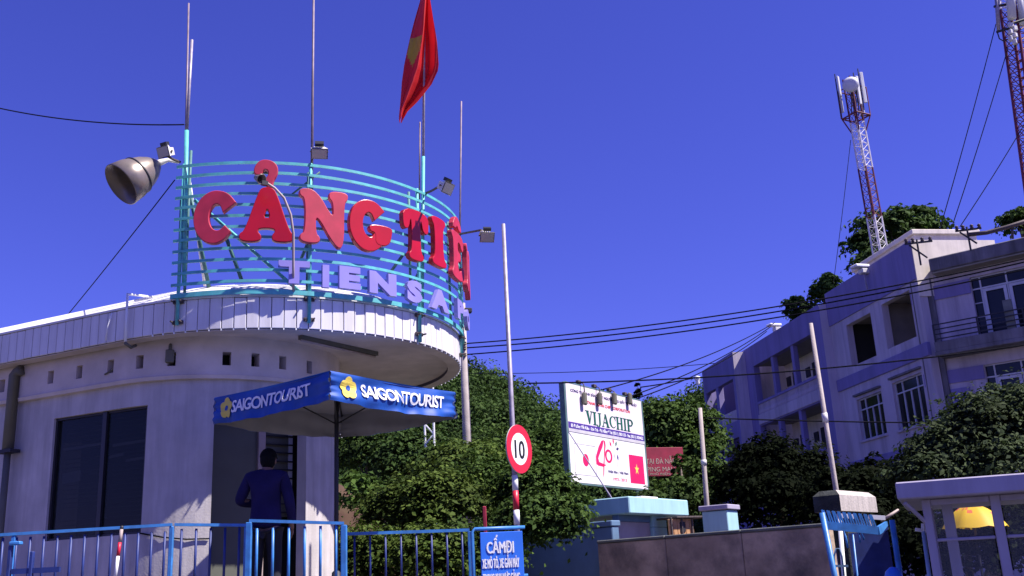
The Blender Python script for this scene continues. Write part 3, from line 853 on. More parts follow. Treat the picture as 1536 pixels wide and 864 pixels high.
# floodlights -----------------------------------------------------------------
def floodlight(pos, aim, arm_pts, label, size=.21, group='floodlights around the rooftop sign'):
    t = thing('floodlight', arm_pts[0], label, 'floodlight', group)
    pos = Vector(pos); d = Vector(aim).normalized()
    side = d.cross(Vector((0, 0, 1))).normalized(); up = side.cross(d)
    R = Matrix((side, d, up)).transposed()
    mb = MB()
    w, hgt = size, size * .75
    vs = []
    for (yy, kx, kz) in ((-.5, .55, .5), (-.1, .75, .75), (.35, 1, 1), (.5, 1.06, 1.06)):
        for sx, sz in ((-1, -1), (1, -1), (1, 1), (-1, 1)):
            vs.append(pos + R @ Vector((sx * w / 2 * kx, yy * size * .55, sz * hgt / 2 * kz)))
    fs = [(0, 1, 2, 3)]
    for k in range(3):
        for j in range(4):
            j2 = (j + 1) % 4; fs.append((k * 4 + j, (k + 1) * 4 + j, (k + 1) * 4 + j2, k * 4 + j2))
    mb.add(vs, fs)
    for k in range(4):
        mb.box(pos + R @ Vector(((k - 1.5) * w * .16, -.30 * size * .55 - .03, 0)), (.008, .07, hgt * .7), mtx=R)
    mb.build('housing', M['alu'], t)
    mb = MB(); mb.box(pos + R @ Vector((0, .5 * size * .55 + .004, 0)), (w * .92, .006, hgt * .9), mtx=R); mb.build('lens', M['lens'], t)
    mb = MB(); mb.box(pos + R @ Vector((0, -.05 * size, hgt * .5 + .03)), (w * .55, size * .3, .05), mtx=R); mb.build('gear_box', M['dark'], t)
    mb = MB(); mb.tube([Vector(p) for p in arm_pts], .017, 7)
    mb.tube([Vector(arm_pts[-1]), pos + R @ Vector((-w * .55, 0, 0))], .012, 6); mb.tube([Vector(arm_pts[-1]), pos + R @ Vector((w * .55, 0, 0))], .012, 6)
    mb.build('bracket', M['bolt'], t)
    return t
floodlight(at(479, 227, Ym - .25), (.1, -.5, -.8), [at(467, 250, Ym), at(468, 238, Ym - .05), at(474, 234, Ym - .2)], 'small grey floodlight on the sign frame above the letter N')
floodlight(at(668, 281, Yr - .55), (.75, -.5, -.55), [at(636, 291, Yr), at(648, 286, Yr - .25), at(660, 279, Yr - .5)], 'small grey floodlight on a dark arm above the letters T and I')
floodlight(at(730, 354, Ye - .55), (.15, -.75, -.65), [at(690, 351, Ye), at(706, 348, Ye - .3), at(722, 345, Ye - .5)], 'small grey floodlight sticking out into the sky right of the sign frame')
floodlight(at(249, 228, Yl - .35), (-.4, -.8, -.35), [at(270, 243, Yl), at(262, 240, Yl - .15), at(254, 236, Yl - .3)], 'small grey floodlight beside the big bell lamp at the left end of the sign', .19)
# lamp on a gooseneck in front of the hook mark
gn = thing('gooseneck_lamp', at(440, 440, 12.35), 'small spotlight on a pale gooseneck pipe curving past the letter A', 'lamp')
mb = MB(); mb.tube([at(440, 440, 12.35), at(440, 400, 12.2), at(440, 350, 12.1), at(436, 322, 12.03), at(426, 297, 11.95), at(412, 282, 11.86), at(398, 273, 11.8)], .016, 8); mb.build('pipe', M['jamb'], gn, True)
mb = MB(); c0 = Vector(at(389, 268, 11.78)); ax = Vector((-.55, .45, .35)).normalized()
mb.lathe([(0, -.08), (.035, -.075), (.045, -.03), (.060, .03), (.070, .055), (.063, .055), (.035, .0)], c0, -ax, 16); mb.build('housing', M['lampgrey'], gn, True)
mb = MB(); mb.box(Vector(at(397, 275, 11.76)), (.075, .05, .055), rz=.5); mb.build('gear_box', M['dark'], gn)
# big bell lamp
bd = Vector(at(190, 272, Yl - .45)); nk = Vector(at(236, 246, Yl - .20))
ax = (bd - nk).normalized()
belll = thing('bell_lamp', at(268, 243, Yl), 'big tarnished bell shaped metal lamp hanging out left of the sign', 'lamp')
Lb = (bd - nk).length * 1.18
pr_ = [(.045, -.02), (.09, .02), (.15, .10), (.20, .20), (.238, .32), (.268, .42), (.288, Lb), (.276, Lb + .008), (.258, .42), (.225, .32), (.18, .2), (.12, .10), (.03, .05)]
mb = MB(); mb.lathe(pr_, nk, ax, 36); mb.build('shade', M['lampgrey'], belll, True)
mb = MB(); mb.lathe([(.241, .312), (.250, .318), (.253, .335), (.245, .342)], nk, ax, 36); mb.build('band', M['dark'], belll, True)
mb = MB(); mb.tube([nk + ax * .03, nk - ax * .05, Vector(at(252, 240, Yl - .12)), Vector(at(268, 243, Yl))], [.04, .045, .028, .025], 8); mb.build('arm', M['alu'], belll, True)
mb = MB(); mb.lathe([(0, .1), (.05, .12), (.07, .22), (.05, .3), (0, .33)], nk, ax, 14); mb.build('bulb', M['lampin'], belll, True)

# ================================================================== PARASOL
def zconst(px, py, z): return Vector(atz(px, py, z))
PC = zconst(495, 556, 3.80)
_r = zconst(682, 570, 3.80); _l = zconst(322, 592, 3.80)
ru = (_r - PC); lu = (_l - PC)
def plen(ang_, px):
    lo, hi = .6, 4.5
    d = Vector((math.cos(ang_), math.sin(ang_), 0)); up_ = proj(PC + d * .7)[0] > proj(PC)[0]
    for _ in range(40):
        m = (lo + hi) / 2
        if (proj(PC + d * m)[0] < px) == up_: lo = m
        else: hi = m
    return d * lo
best = None
for k in range(160):
    a_ = math.radians(20 + k * .4)
    r_, l_ = plen(a_, 682), plen(a_ + PI / 2, 322)
    e_ = abs(proj(PC + r_)[1] - 570) + abs(proj(PC + l_)[1] - 592) + 6 * abs(r_.length - l_.length)
    if best is None or e_ < best[0]: best = (e_, r_, l_)
er, el = best[1], best[2]; ru, lu = er, el
cn = [PC, PC + er, PC + er + el, PC + el]
pcen = (cn[0] + cn[2]) / 2
par = thing('parasol', (pcen.x, pcen.y, TZ), 'square blue parasol with white lettering and yellow flowers on its valance', 'parasol')
apex = pcen + Vector((0, 0, .17))
mb = MB()
for k in range(4):
    a, b = cn[k], cn[(k + 1) % 4]; n = 10
    vs = []; fs = []
    for i in range(n + 1):
        for j in range(n + 1):
            u, v = i / n, j / n
            p = (a + (b - a) * u) * (1 - v) + apex * v
            p = p + Vector((0, 0, -.05 * math.sin(PI * v) * math.sin(PI * u) - .012 * math.sin(PI * u) * (1 - v)))
            vs.append(p)
    for i in range(n):
        for j in range(n): fs.append((i * (n + 1) + j, (i + 1) * (n + 1) + j, (i + 1) * (n + 1) + j + 1, i * (n + 1) + j + 1))
    mb.add(vs, fs)
o = mb.build('canopy', M['blueweb'], par, True)
mb2 = MB(); mb2.v = [(x, y, z - .02) for x, y, z in mb.v]; mb2.f = [tuple(reversed(f)) for f in mb.f]; mb2.mi = mb.mi
mb2.build('lining', M['cloth_in'], par, True)
VH = .31
def val(k, outer=0.0):
    a, b = cn[k], cn[(k + 1) % 4]; L = (b - a).length; d = (b - a) / L; nrm = Vector((d.y, -d.x, 0))
    if nrm.dot((a + b) / 2 - pcen) < 0: nrm = -nrm
    def f(x, y, z):  # x along from a, y down, z out
        u = x / L; t = y / VH
        w = (.016 * math.sin(u * 17 + k) + .014 * math.sin(u * 41 + 2 * k)) * t + .010 * math.sin(u * 9 + t * 7 + k) + .03 * t * math.sin(PI * u) + .008 * math.sin(6 * u + 9 * t)
        crease = .012 * math.exp(-u * 14) * math.sin(t * 24) + .012 * math.exp(-(1 - u) * 14) * math.sin(t * 24)
        sag = -.020 * math.sin(PI * u) * (1 - t) - .034 * math.sin(PI * u * 1) * t - .004 * math.sin(u * 25 + k) * t
        return a + d * x + nrm * (w + crease + z) + Vector((0, 0, -y + sag))
    return f, L
for k in range(4):
    f, L = val(k); nn, mm = 110, 14
    vs = [f(L * i / nn, VH * j / mm, 0) for i in range(nn + 1) for j in range(mm + 1)]
    fs = [(i * (mm + 1) + j, (i + 1) * (mm + 1) + j, (i + 1) * (mm + 1) + j + 1, i * (mm + 1) + j + 1) for i in range(nn) for j in range(mm)]
    q = MB(); q.add(vs, fs); vo = q.build('valance', M['blueweb'], par, True)
    q = MB(); q.add([f(L * i / nn, VH * j / mm, -.012) for i in range(nn + 1) for j in range(mm + 1)], [tuple(reversed(x)) for x in fs]); q.build('valance_lining', M['cloth_in'], par, True)
    if k in (0, 3):
        # k = 0 runs from the near corner to the right; k = 3 runs from the left corner to the near corner
        v, fc = text('SAIGONTOURIST', .135, L * .67, .003, .018, .86)
        q = MB(); q.add([f(L * (.555 if k == 0 else .52) + x, VH * .45 - y, .013 + z) for x, y, z in v], fc); q.build('lettering', M['wlet'], par)
        q = MB(); fx, fy, fr = L * .125, VH * .48, .066
        for p in range(5):
            aa = math.radians(90 + 72 * p)
            cx_, cy_ = fx + math.cos(aa) * fr, fy - math.sin(aa) * fr
            pts = chaikin([(cx_ + .058 * math.cos(t) * (1.0 if True else 0), cy_ + .058 * math.sin(t)) for t in np.linspace(0, 2 * PI, 9)[:-1]], 1)
            pts = [(x, y) for x, y in pts]
            v, fc = shape([pts], .002)
            q.add([f(x, y, .011 + .0012 * p + z) for x, y, z in v], fc)
        q.build('flower_emblem', M['ylet'], par)
        q = MB(); v, fc = shape([arc(fx, fy, .030, .030, 0, 330, 12)], .002); q.add([f(x, y, .020 + z) for x, y, z in v], fc)
        q.build('flower_centre', M['blueweb'], par)
mb = MB(); mb.tube([(pcen.x, pcen.y, TZ + .3), (pcen.x, pcen.y, apex.z - .02)], .026, 10); mb.build('pole', M['iron'], par, True)
mb = MB(); mb.lathe([(0, .0), (.28, .0), (.28, .06), (.07, .09), (.05, .32), (.03, .34)], (pcen.x, pcen.y, TZ), n=20); mb.build('base', M['iron'], par, True)
for k in range(4):
    mb = MB(); mb.tube([apex - Vector((0, 0, .06)), cn[k] + (pcen - cn[k]) * .02 - Vector((0, 0, .035))], .011, 6); mb.build('rib', M['iron'], par, True)
    mb = MB(); mb.tube([Vector((pcen.x, pcen.y, 3.45)), (cn[k] + apex) / 2 - Vector((0, 0, .05))], .009, 6); mb.build('strut', M['iron'], par, True)

# ================================================================== PERSON (seen from behind, standing at the entrance)
def skin_body(name, joints, edges, m, parent, sub=2, root=0):
    me = bpy.data.meshes.new(name)
    off = parent.location
    me.from_pydata([Vector(j[0]) - off for j in joints], edges, [])
    o = bpy.data.objects.new(name, me); C.objects.link(o); o.parent = parent
    sm = o.modifiers.new('skin', 'SKIN')
    for i, j in enumerate(joints):
        r = j[1] if isinstance(j[1], tuple) else (j[1], j[1])
        me.skin_vertices[0].data[i].radius = r
        me.skin_vertices[0].data[i].use_root = (i == root)
    sm.use_smooth_shade = True
    ss = o.modifiers.new('subd', 'SUBSURF'); ss.levels = sub; ss.render_levels = sub
    me.materials.append(m)
    return o
P0 = at(398, 806, 11.25)
px0, py0 = P0[0], P0[1]
per = thing('person', (px0, py0, TZ), 'person in navy jacket, dark trousers and black cap, back turned, at the doorway', 'person')
def pp(x, y, z): return Vector((px0 + x, py0 + y, TZ + z))
# y positive = away from the camera (the way the person faces); left arm bent with the elbow out
J = [(pp(0, 0, .90), (.145, .11)), (pp(0, .01, 1.05), (.135, .10)), (pp(0, .0, 1.22), (.155, .115)), (pp(0, -.01, 1.37), (.12, .09)), (pp(0, .015, 1.455), .052), (pp(0, .03, 1.50), .055),
     (pp(-.17, -.01, 1.36), .058), (pp(-.285, .02, 1.12), .046), (pp(-.16, .24, 1.10), .034), (pp(-.10, .30, 1.12), .026),
     (pp(.17, -.01, 1.36), .058), (pp(.245, .0, 1.09), .046), (pp(.255, .12, .86), .034), (pp(.25, .17, .80), .026),
     (pp(-.085, 0, .82), .085), (pp(-.10, .02, .46), .058), (pp(-.105, -.02, .09), .038), (pp(-.11, .13, .035), .032),
     (pp(.085, 0, .82), .085), (pp(.10, .02, .46), .058), (pp(.105, -.02, .09), .038), (pp(.11, .13, .035), .032)]
E_ = [(0, 1), (1, 2), (2, 3), (3, 4), (4, 5), (3, 6), (6, 7), (7, 8), (8, 9), (3, 10), (10, 11), (11, 12), (12, 13), (0, 14), (14, 15), (15, 16), (16, 17), (0, 18), (18, 19), (19, 20), (20, 21)]
skin_body('body', J, E_, M['skin'], per)
def hand(o, d, up, side):
    d = Vector(d).normalized(); up = Vector(up).normalized(); s = d.cross(up).normalized() * side
    o = Vector(o); js = [(o, (.020, .012)), (o + d * .05, (.032, .013))]; ed = [(0, 1)]
    for k, (off, ln) in enumerate(((-.030, .066), (-.010, .076), (.011, .071), (.030, .056))):
        i = len(js); b = o + d * .085 + s * off
        js += [(b, .009), (b + d * ln * .5 - up * .010, .0085), (b + d * ln * .85 - up * .032, .0075)]
        ed += [(1, i), (i, i + 1), (i + 1, i + 2)]
    i = len(js); b = o + d * .03 - s * .035
    js += [(b, .010), (b + d * .035 - s * .018 - up * .01, .009), (b + d * .062 - s * .016 - up * .02, .008)]
    ed += [(0, i), (i, i + 1), (i + 1, i + 2)]
    return js, ed
js, ed = hand(pp(-.115, .285, 1.115), (.75, .5, .15), (0, 0, 1), -1); skin_body('hand', js, ed, M['skin'], per)
js, ed = hand(pp(.253, .16, .815), (-.1, .55, -.8), (.9, 0, 0), 1); skin_body('hand', js, ed, M['skin'], per)
Jj = [(pp(0, .0, .78), (.200, .140)), (pp(0, .0, .93), (.190, .135)), (pp(0, .01, 1.06), (.172, .125)), (pp(0, .0, 1.24), (.188, .135)), (pp(0, -.01, 1.375), (.130, .10)), (pp(0, .01, 1.435), (.078, .072)),
      (pp(-.185, -.01, 1.365), .075), (pp(-.245, .0, 1.24), .070), (pp(-.305, .02, 1.11), .062), (pp(-.16, .24, 1.10), .046),
      (pp(.185, -.01, 1.365), .075), (pp(.228, -.005, 1.22), .070), (pp(.262, .0, 1.08), .062), (pp(.268, .12, .865), .048)]
Ej = [(0, 1), (1, 2), (2, 3), (3, 4), (4, 5), (4, 6), (6, 7), (7, 8), (8, 9), (4, 10), (10, 11), (11, 12), (12, 13)]
skin_body('jacket', Jj, Ej, M['jacket'], per)
Jt = [(pp(0, 0, .88), (.155, .12)), (pp(-.09, 0, .78), .105), (pp(-.105, .02, .46), .080), (pp(-.108, -.01, .06), .066), (pp(.09, 0, .78), .105), (pp(.105, .02, .46), .080), (pp(.108, -.01, .06), .066)]
skin_body('trousers', Jt, [(0, 1), (1, 2), (2, 3), (0, 4), (4, 5), (5, 6)], M['trouser'], per)
for sx in (-1, 1):
    mb = MB(); mb.bbox(pp(sx * .11, .06, .045), (.095, .27, .085), 0, .035); mb.build('shoe', M['dark'], per, True)
# head: a shaped ellipsoid with nose, ears, eyes and mouth on the far side, hair and cap over it
def ell(c, r, n=20, m=14, zmin=-1.0, fn=None):
    q = MB(); vs = []; fs = []
    for i in range(m + 1):
        ph = -PI / 2 + PI * i / m
        for k in range(n):
            th = 2 * PI * k / n
            p = np.array([math.cos(ph) * math.cos(th), math.cos(ph) * math.sin(th), max(math.sin(ph), zmin)])
            if fn: p = fn(p)
            vs.append(Vector(c) + Vector((p[0] * r[0], p[1] * r[1], p[2] * r[2])))
    for i in range(m):
        for k in range(n):
            k2 = (k + 1) % n; fs.append((i * n + k, i * n + k2, (i + 1) * n + k2, (i + 1) * n + k))
    q.add(vs, fs); return q
def headfn(p):
    q = p.copy()
    if p[2] < 0: q[0] *= 1 - .25 * p[2] ** 2; q[1] = q[1] * (1 - .18 * p[2] ** 2) + .12 * p[2] ** 2
    return q
hc = pp(.005, .045, 1.555)
hd = ell(hc, (.078, .098, .122), fn=headfn); hd.add(*(lambda e: (e.v, e.f))(ell(hc + Vector((0, .10, -.015)), (.014, .022, .024), 8, 6)))
for sx in (-1, 1): hd.add(*(lambda e: (e.v, e.f))(ell(hc + Vector((sx * .080, -.005, -.01)), (.012, .022, .034), 8, 6)))
hd.build('head', M['skin'], per, True)
for sx in (-1, 1):
    q = ell(hc + Vector((sx * .030, .088, .012)), (.012, .010, .008), 8, 6); q.build('eye', M['dark'], per, True)
q = ell(hc + Vector((0, .088, -.055)), (.024, .010, .006), 8, 6); q.build('mouth', M['jamb'], per, True)
q = ell(hc + Vector((0, -.018, .012)), (.086, .096, .118), fn=lambda p: p if p[1] < .35 or p[2] > .35 else np.array([p[0] * .9, min(p[1], .45), max(p[2], .3)])); q.build('hair', M['hair'], per, True)
q = ell(hc + Vector((0, .0, .045)), (.094, .112, .095), zmin=-.15); q.bbox(hc + Vector((0, .125, .045)), (.13, .11, .014), 0, .006); q.build('cap', M['capblack'], per, True)
bpy.context.view_layer.update()
_dg = bpy.context.evaluated_depsgraph_get()
for o in [c for c in per.children if c.modifiers]:
    me = bpy.data.meshes.new_from_object(o.evaluated_get(_dg)); o.modifiers.clear(); o.data = me

# ================================================================== RAILINGS
def railing(p0, p1, nb, label, posts=(0, 1), z0=TZ, h=.9, top=(.055, .03), bal=.014, btm=True, postr=.022, name='railing', bm='navy_shade'):
    p0, p1 = Vector(p0), Vector(p1)
    t = thing(name, (p0.x, p0.y, z0), label, 'railing', 'blue railings of the gatehouse terrace')
    zt0, zt1 = p0.z, p1.z
    mb = MB(); mb.beam(p0, p1, top[0], top[1]); mb.build('top_rail', M['rail'], t)
    if btm:
        mb = MB(); mb.beam(Vector((p0.x, p0.y, z0 + .12)), Vector((p1.x, p1.y, z0 + .12)), .035, .025); mb.build('bottom_rail', M['rail'], t)
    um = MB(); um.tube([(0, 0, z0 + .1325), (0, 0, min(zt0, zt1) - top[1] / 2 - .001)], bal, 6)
    me = unit_mesh(um, 'baluster', M[bm], True)  # default baluster colour is the darker blue with the shade in it
    for i in range(nb):
        u = (i + .5) / nb; p = p0.lerp(p1, u)
        piece('baluster', me, t, Matrix.Translation((p.x, p.y, 0)))
    for u in posts:
        p = p0.lerp(p1, u)
        mb = MB(); mb.bbox((p.x, p.y, (z0 + p.z) / 2 - .008), (postr * 2, postr * 2, p.z - z0 - .018), 0, .006); mb.build('post', M['rail'], t)
    return t
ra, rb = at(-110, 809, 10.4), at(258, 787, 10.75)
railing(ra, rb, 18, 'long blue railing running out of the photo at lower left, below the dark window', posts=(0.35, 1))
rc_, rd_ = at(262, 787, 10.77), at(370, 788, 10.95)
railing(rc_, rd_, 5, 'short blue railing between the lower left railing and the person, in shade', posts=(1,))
re_, rf_ = at(374, 781, 10.6), at(516, 785, 10.75)
railing(re_, rf_, 6, 'bright blue railing panel directly in front of the person and the doorway', posts=(0, 1), postr=.030, bal=.015, bm='rail')
rg_, rh_ = at(520, 801, 12.3), at(704, 795, 12.5)
railing(rg_, rh_, 8, 'thin dark blue railing in front of the bushes, right of the doorway', posts=(1,), top=(.04, .035), bal=.012)
# low barrier at the far left, red and white marker post
lb = thing('barrier', at(28, 840, 10.0), 'low blue barrier frame with a capped post at the lower left corner', 'barrier')
p = Vector(at(24, 815, 10.0)); mb = MB(); mb.bbox((p.x, p.y, p.z), (.11, .07, .035), 0, .008); mb.build('cap', M['rail'], lb)
mb = MB(); mb.bbox((p.x - .045, p.y, (TZ + p.z) / 2), (.035, .05, p.z - TZ - .04), 0, .006); mb.build('post', M['navy_shade'], lb)
q_ = Vector(at(90, 854, 10.0)); mb = MB(); mb.beam((p.x - .02, p.y, q_.z), q_, .035, .05); mb.build('rail', M['navy_shade'], lb)
mb = MB(); mb.bbox((q_.x - .28, q_.y, TZ + .32), (.035, .05, .62), 0, .006); mb.build('post', M['navy_shade'], lb)
mk = thing('marker_post', at(175, 864, 10.2), 'thin red and white post leaning before the lower left railing', 'post')
pa, pb = Vector(at(183, 789, 10.25)), Vector(at(172, 872, 10.2))
for i, mm in enumerate(('iron', 'jamb', 'signred', 'white', 'signred')):
    a = pa.lerp(pb, [0, .06, .30, .55, .95][i]); b = pa.lerp(pb, [.06, .30, .55, .95, 2.6][i])
    mb = MB(); mb.tube([a, b], .017, 8); mb.build('band', M[mm], mk, True)

# ================================================================== SIGNS IN FRONT
def facing(az):  # plate axes for a plate whose front normal has azimuth az
    a = math.radians(az); n = Vector((math.sin(a), math.cos(a), 0)); x = Vector((0, 0, 1)).cross(n); return x, n
# no-entry text board on its stand
YS = 11.5
ns = thing('notice_board', (Vector(at(746, 820, YS)).x, YS, 0), 'blue notice board with white Vietnamese lettering in a blue tube frame', 'notice board')
tl_, tr_ = Vector(at(708, 794, YS)), Vector(at(787, 793, YS + .12))
xd = Vector((tr_.x - tl_.x, tr_.y - tl_.y, 0)).normalized(); nd = Vector((xd.y, -xd.x, 0))
W = (tr_ - tl_).length
mb = MB()
def fr(x, z): return Vector((tl_.x, tl_.y, 0)) + xd * x + Vector((0, 0, z))
ztop = tl_.z
mb.tube([fr(.0, 0), fr(.0, ztop - .03), fr(.03, ztop), fr(W, ztop)], .021, 8); mb.build('frame', M['rail'], ns, True)
mb = MB(); mb.tube([fr(.0, ztop - .52), fr(W + .01, ztop - .52)], .018, 8); mb.build('frame_bar', M['rail'], ns, True)
mb = MB(); mb.tube([fr(W * .9, 0), fr(W * .9, ztop - .5)], .019, 8); mb.build('frame_leg', M['rail'], ns, True)
bw = W * .80; bx = W * .54
mb = MB(); R3 = Matrix((xd, -nd, Vector((0, 0, 1)))).transposed()
mb.bbox(fr(bx, ztop - .62) + nd * .024, (bw, .02, 1.16), mtx=R3, bev=.004); mb.build('board', M['signblue'], ns)
for i, (tx, hh, w, dz) in enumerate((('CẤMĐI', .128, bw * .63, .205), ('XE MÔ TÔ, XE GẮN MÁY', .105, bw * .86, .375), ('TRONG KHU VỰC CẢNG', .105, bw * .86, .535))):
    v, f = fat_text(tx, hh, w, .003, .005 if i == 0 else .0035)
    mb = MB(); mb.add(plate_map(fr(bx - .02, ztop - dz) + nd * .0385, xd, (0, 0, 1), v), f); mb.build('lettering', M['wlet'], ns)
# small red post top behind the board
rp = thing('red_post', at(728, 790, 14), 'short dark red post end showing above the blue notice board', 'post')
a = Vector(at(728, 800, 14)); mb = MB(); mb.bbox((a.x, a.y, (a.z + .36) / 2), (.05, .05, a.z + .36), 0, .01); mb.build('shaft', M['redboard'], rp)
# speed limit sign on a tall slim pole
YP = 13.0
pb_, pt_ = Vector(at(776, 800, YP)), Vector(at(755, 336, YP))
slp = (pt_ - pb_) / (pt_.z - pb_.z)
pfoot = pb_ - slp * pb_.z
ss_ = thing('speed_limit_sign', pfoot, 'round red and white speed limit sign reading 10 on a tall slim pole', 'traffic sign')
mb = MB(); mb.tube([pfoot, pb_ + slp * .9, pt_], [.036, .034, .026], 10); mb.build('pole', M['galv'], ss_, True)
for (ya, yb, mm) in ((713, 736, 'white'), (736, 765, 'signred'), (765, 787, 'white')):
    za = Vector(at(773, ya, YP)).z; zb = Vector(at(773, yb, YP)).z
    mb = MB(); mb.tube([pfoot + slp * zb, pfoot + slp * za], .0385, 12); mb.build('band', M[mm], ss_, True)
x_, n_ = facing(121)
sc_ = Vector(at(774, 674, YP)) + n_ * .05
sr = .312
R4 = lambda o: (lambda v: plate_map(o, x_, (0, 0, 1), v))
def disc(r0, r1, th, n=48):
    q = MB()
    if r0 > 0:
        q.lathe([(r0, 0), (r0, th), (r1, th), (r1, 0), (r0, 0)], (0, 0, 0), (0, 0, 1), n)
    else:
        q.lathe([(r1, 0), (r1, th)], (0, 0, 0), (0, 0, 1), n); q.add([(r1 * math.cos(2 * PI * k / n), r1 * math.sin(2 * PI * k / n), th) for k in range(n)], [tuple(range(n))])
    return np.array(q.v), q.f
for nm, r0, r1, th, off, mm in (('plate', 0, sr, .012, -.012, 'alu'), ('white_disc', 0, sr * .70, .003, .001, 'white'), ('red_ring', sr * .655, sr * .995, .003, .0015, 'signred')):
    v, f = disc(r0, r1, th); v = v.copy(); v[:, 2] += off
    q = MB(); q.add(plate_map(sc_, x_, (0, 0, 1), v), f); q.build(nm, M[mm], ss_)
v, f = fat_text('10', .24, .235, .003, .006)
q = MB(); q.add(plate_map(sc_ + n_ * .006, x_, (0, 0, 1), v), f); q.build('numerals', M['black'], ss_)
q = MB(); q.beam(sc_ - n_ * .015 + Vector((0, 0, .1)), sc_ - n_ * .05 + Vector((0, 0, .1)), .12, .04); q.beam(sc_ - n_ * .015 - Vector((0, 0, .1)), sc_ - n_ * .05 - Vector((0, 0, .1)), .12, .04); q.build('bracket', M['galv'], ss_)

# ================================================================== BILLBOARD
AZB = math.radians(33.4)
bd_ = np.array([math.sin(AZB), math.cos(AZB), 0]); bn = np.array([bd_[1], -bd_[0], 0])
B0 = at(847, 574, 26)
def bpt(px, py, off=0): return Vector(onplane(px, py, B0 + bn * off, bn))
def buz(px, py):
    P = np.array(bpt(px, py)); return float((P - B0) @ bd_), float(P[2])
uR = buz(965, 660)[0]; zT = buz(847, 574)[1]; zM = buz(852, 645)[1]; zB_ = buz(857, 723)[1]
def bu(u, z, off=0): return Vector(B0 * [1, 1, 0] + bd_ * u + bn * off) + Vector((0, 0, z))
bb = thing('billboard', (B0[0], B0[1], 0), 'large two panel white billboard on steel posts with green company name and two flags', 'billboard')
R3 = Matrix((bd_, -bn, (0, 0, 1))).transposed()
def bplate(u0, u1, z0, z1, off, th, name, m, bev=.004):
    q = MB(); q.bbox(bu((u0 + u1) / 2, (z0 + z1) / 2, off), (u1 - u0, th, z1 - z0), mtx=R3, bev=bev); return q.build(name, M[m], bb)
bplate(0, uR, zM + .003, zT, 0, .05, 'upper_panel', 'boardp'); bplate(0, uR, zB_, zM - .003, 0, .05, 'lower_panel', 'boardw')
bplate(.01, uR - .01, zM + .05, zM + .225, .028, .008, 'purple_strip', 'pprint', .001); bplate(0, uR, zM - .035, zM + .05, .03, .012, 'grey_strip', 'greyprint', .001)
for u in (-.05, uR + .03):
    q = MB(); q.bbox(bu(u, (zT + .02) / 2, -.05), (.09, .16, zT + .02), mtx=R3, bev=.008); q.build('post', M['steelgreen'], bb)
for z in (zB_ - .03, zT + .02):
    q = MB(); q.bbox(bu(uR / 2, z, -.02), (uR, .09, .045), mtx=R3, bev=.005); q.build('frame_bar', M['steelgreen'], bb)
for u in (uR * .3, uR * .65):
    q = MB(); q.bbox(bu(u, (zT + zB_) / 2, -.075), (.06, .06, zT - zB_ - .05), mtx=R3, bev=.005); q.build('back_stud', M['steelgreen'], bb)
HU = zT - zM
def btext(tx, u0, u1, z, hh, m, off=.03, bold=.0, name='lettering'):
    v, f = text(tx, hh, u1 - u0, .003, bold)
    q = MB(); q.add(plate_map(bu((u0 + u1) / 2, z, off), bd_, (0, 0, 1), v), f); return q.build(name, M[m], bb)
btext('CÔNG TY TNHH SẢN XUẤT NGUYÊN LIỆU GIẤY VIỆT NHẬT', uR * .05, uR * .93, zT - HU * .135, .075, 'bprint', bold=.02)
btext('VIETNAM  JAPAN CHIP  CORPORATION', uR * .20, uR * .82, zT - HU * .32, .085, 'signred', bold=.015)
btext('85 Đường Yết Kiêu - Sơn Trà - Đà Nẵng * Tel: (0511) 3831133 - Fax: (0511) 3924422', uR * .03, uR * .98, zM + .137, .085, 'wlet', off=.0345, bold=.02)
# serif company name: heavy strokes with slab serifs
def serif(chx):
    st, th = .17, .05
    def stem(x): return [(x, 0), (x + st, 0), (x + st, 1), (x, 1)]
    def slab(x0, x1, y): return [(x0, y), (x1, y), (x1, y + th), (x0, y + th)]
    if chx == 'I': return [stem(.09), slab(0, .35, -.0), slab(0, .35, .95)], .38
    if chx == 'V': return [[(.08, 1), (.30, 1), (.46, .22), (.40, 0), (.33, 0)], [(.34, 0), (.42, 0), (.66, 1), (.58, 1)], slab(0, .36, .95), slab(.50, .74, .95)], .72
    if chx == 'J': return [stroke([(.30, 1), (.30, .4), (.29, .12), (.17, -.10), (.04, -.06), (.05, .06)], [.17, .17, .16, .10, .08, .14]), slab(.12, .48, .95)], .50
    if chx == 'A': return [[(.05, 0), (.12, 0), (.42, 1), (.34, 1)], [(.30, 1), (.44, 1), (.70, 0), (.50, 0)], [(.17, .3), (.55, .3), (.53, .37), (.19, .37)], slab(-.02, .22, 0), slab(.42, .76, 0)], .76
    if chx == 'C': return [stroke(arc(.40, .5, .30, .44, 40, 320, 12), [.12, .07, .07, .10, .15, .18, .18, .15, .10, .07, .06, .05]), [(.60, .62), (.66, .62), (.66, 1.0), (.60, 1.0)]], .70
    if chx == 'H': return [stem(.08), stem(.50), [(.2, .47), (.55, .47), (.55, .54), (.2, .54)], slab(0, .33, 0), slab(0, .33, .95), slab(.42, .75, 0), slab(.42, .75, .95)], .78
    if chx == 'P': return [stem(.08), stroke([(.2, .96), (.48, .95), (.60, .74), (.48, .52), (.2, .50)], [.07, .09, .17, .09, .07]), slab(0, .36, 0), slab(0, .3, .95)], .68
wd = sum(serif(c_)[1] for c_ in 'VIJACHIP'); x = 0
us, ue = uR * .215, uR * .85; k_ = (ue - us) / wd; hh = HU * .285; zc_ = zM + HU * .355
q = MB(); li = 0
for c_ in 'VIJACHIP':
    ps, w = serif(c_)
    for p_ in ps:
        v, f = shape([p_], .003); v = v.copy()
        v[:, 2] += (li % 7) * .0012; li += 1
        q.add(plate_map(bu(us + x * k_, zc_ - hh / 2, .029), bd_, (0, 0, 1), np.stack([v[:, 0] * k_, v[:, 1] * hh, v[:, 2]], 1)), f)
    x += w
q.build('company_name', M['gprint'], bb)
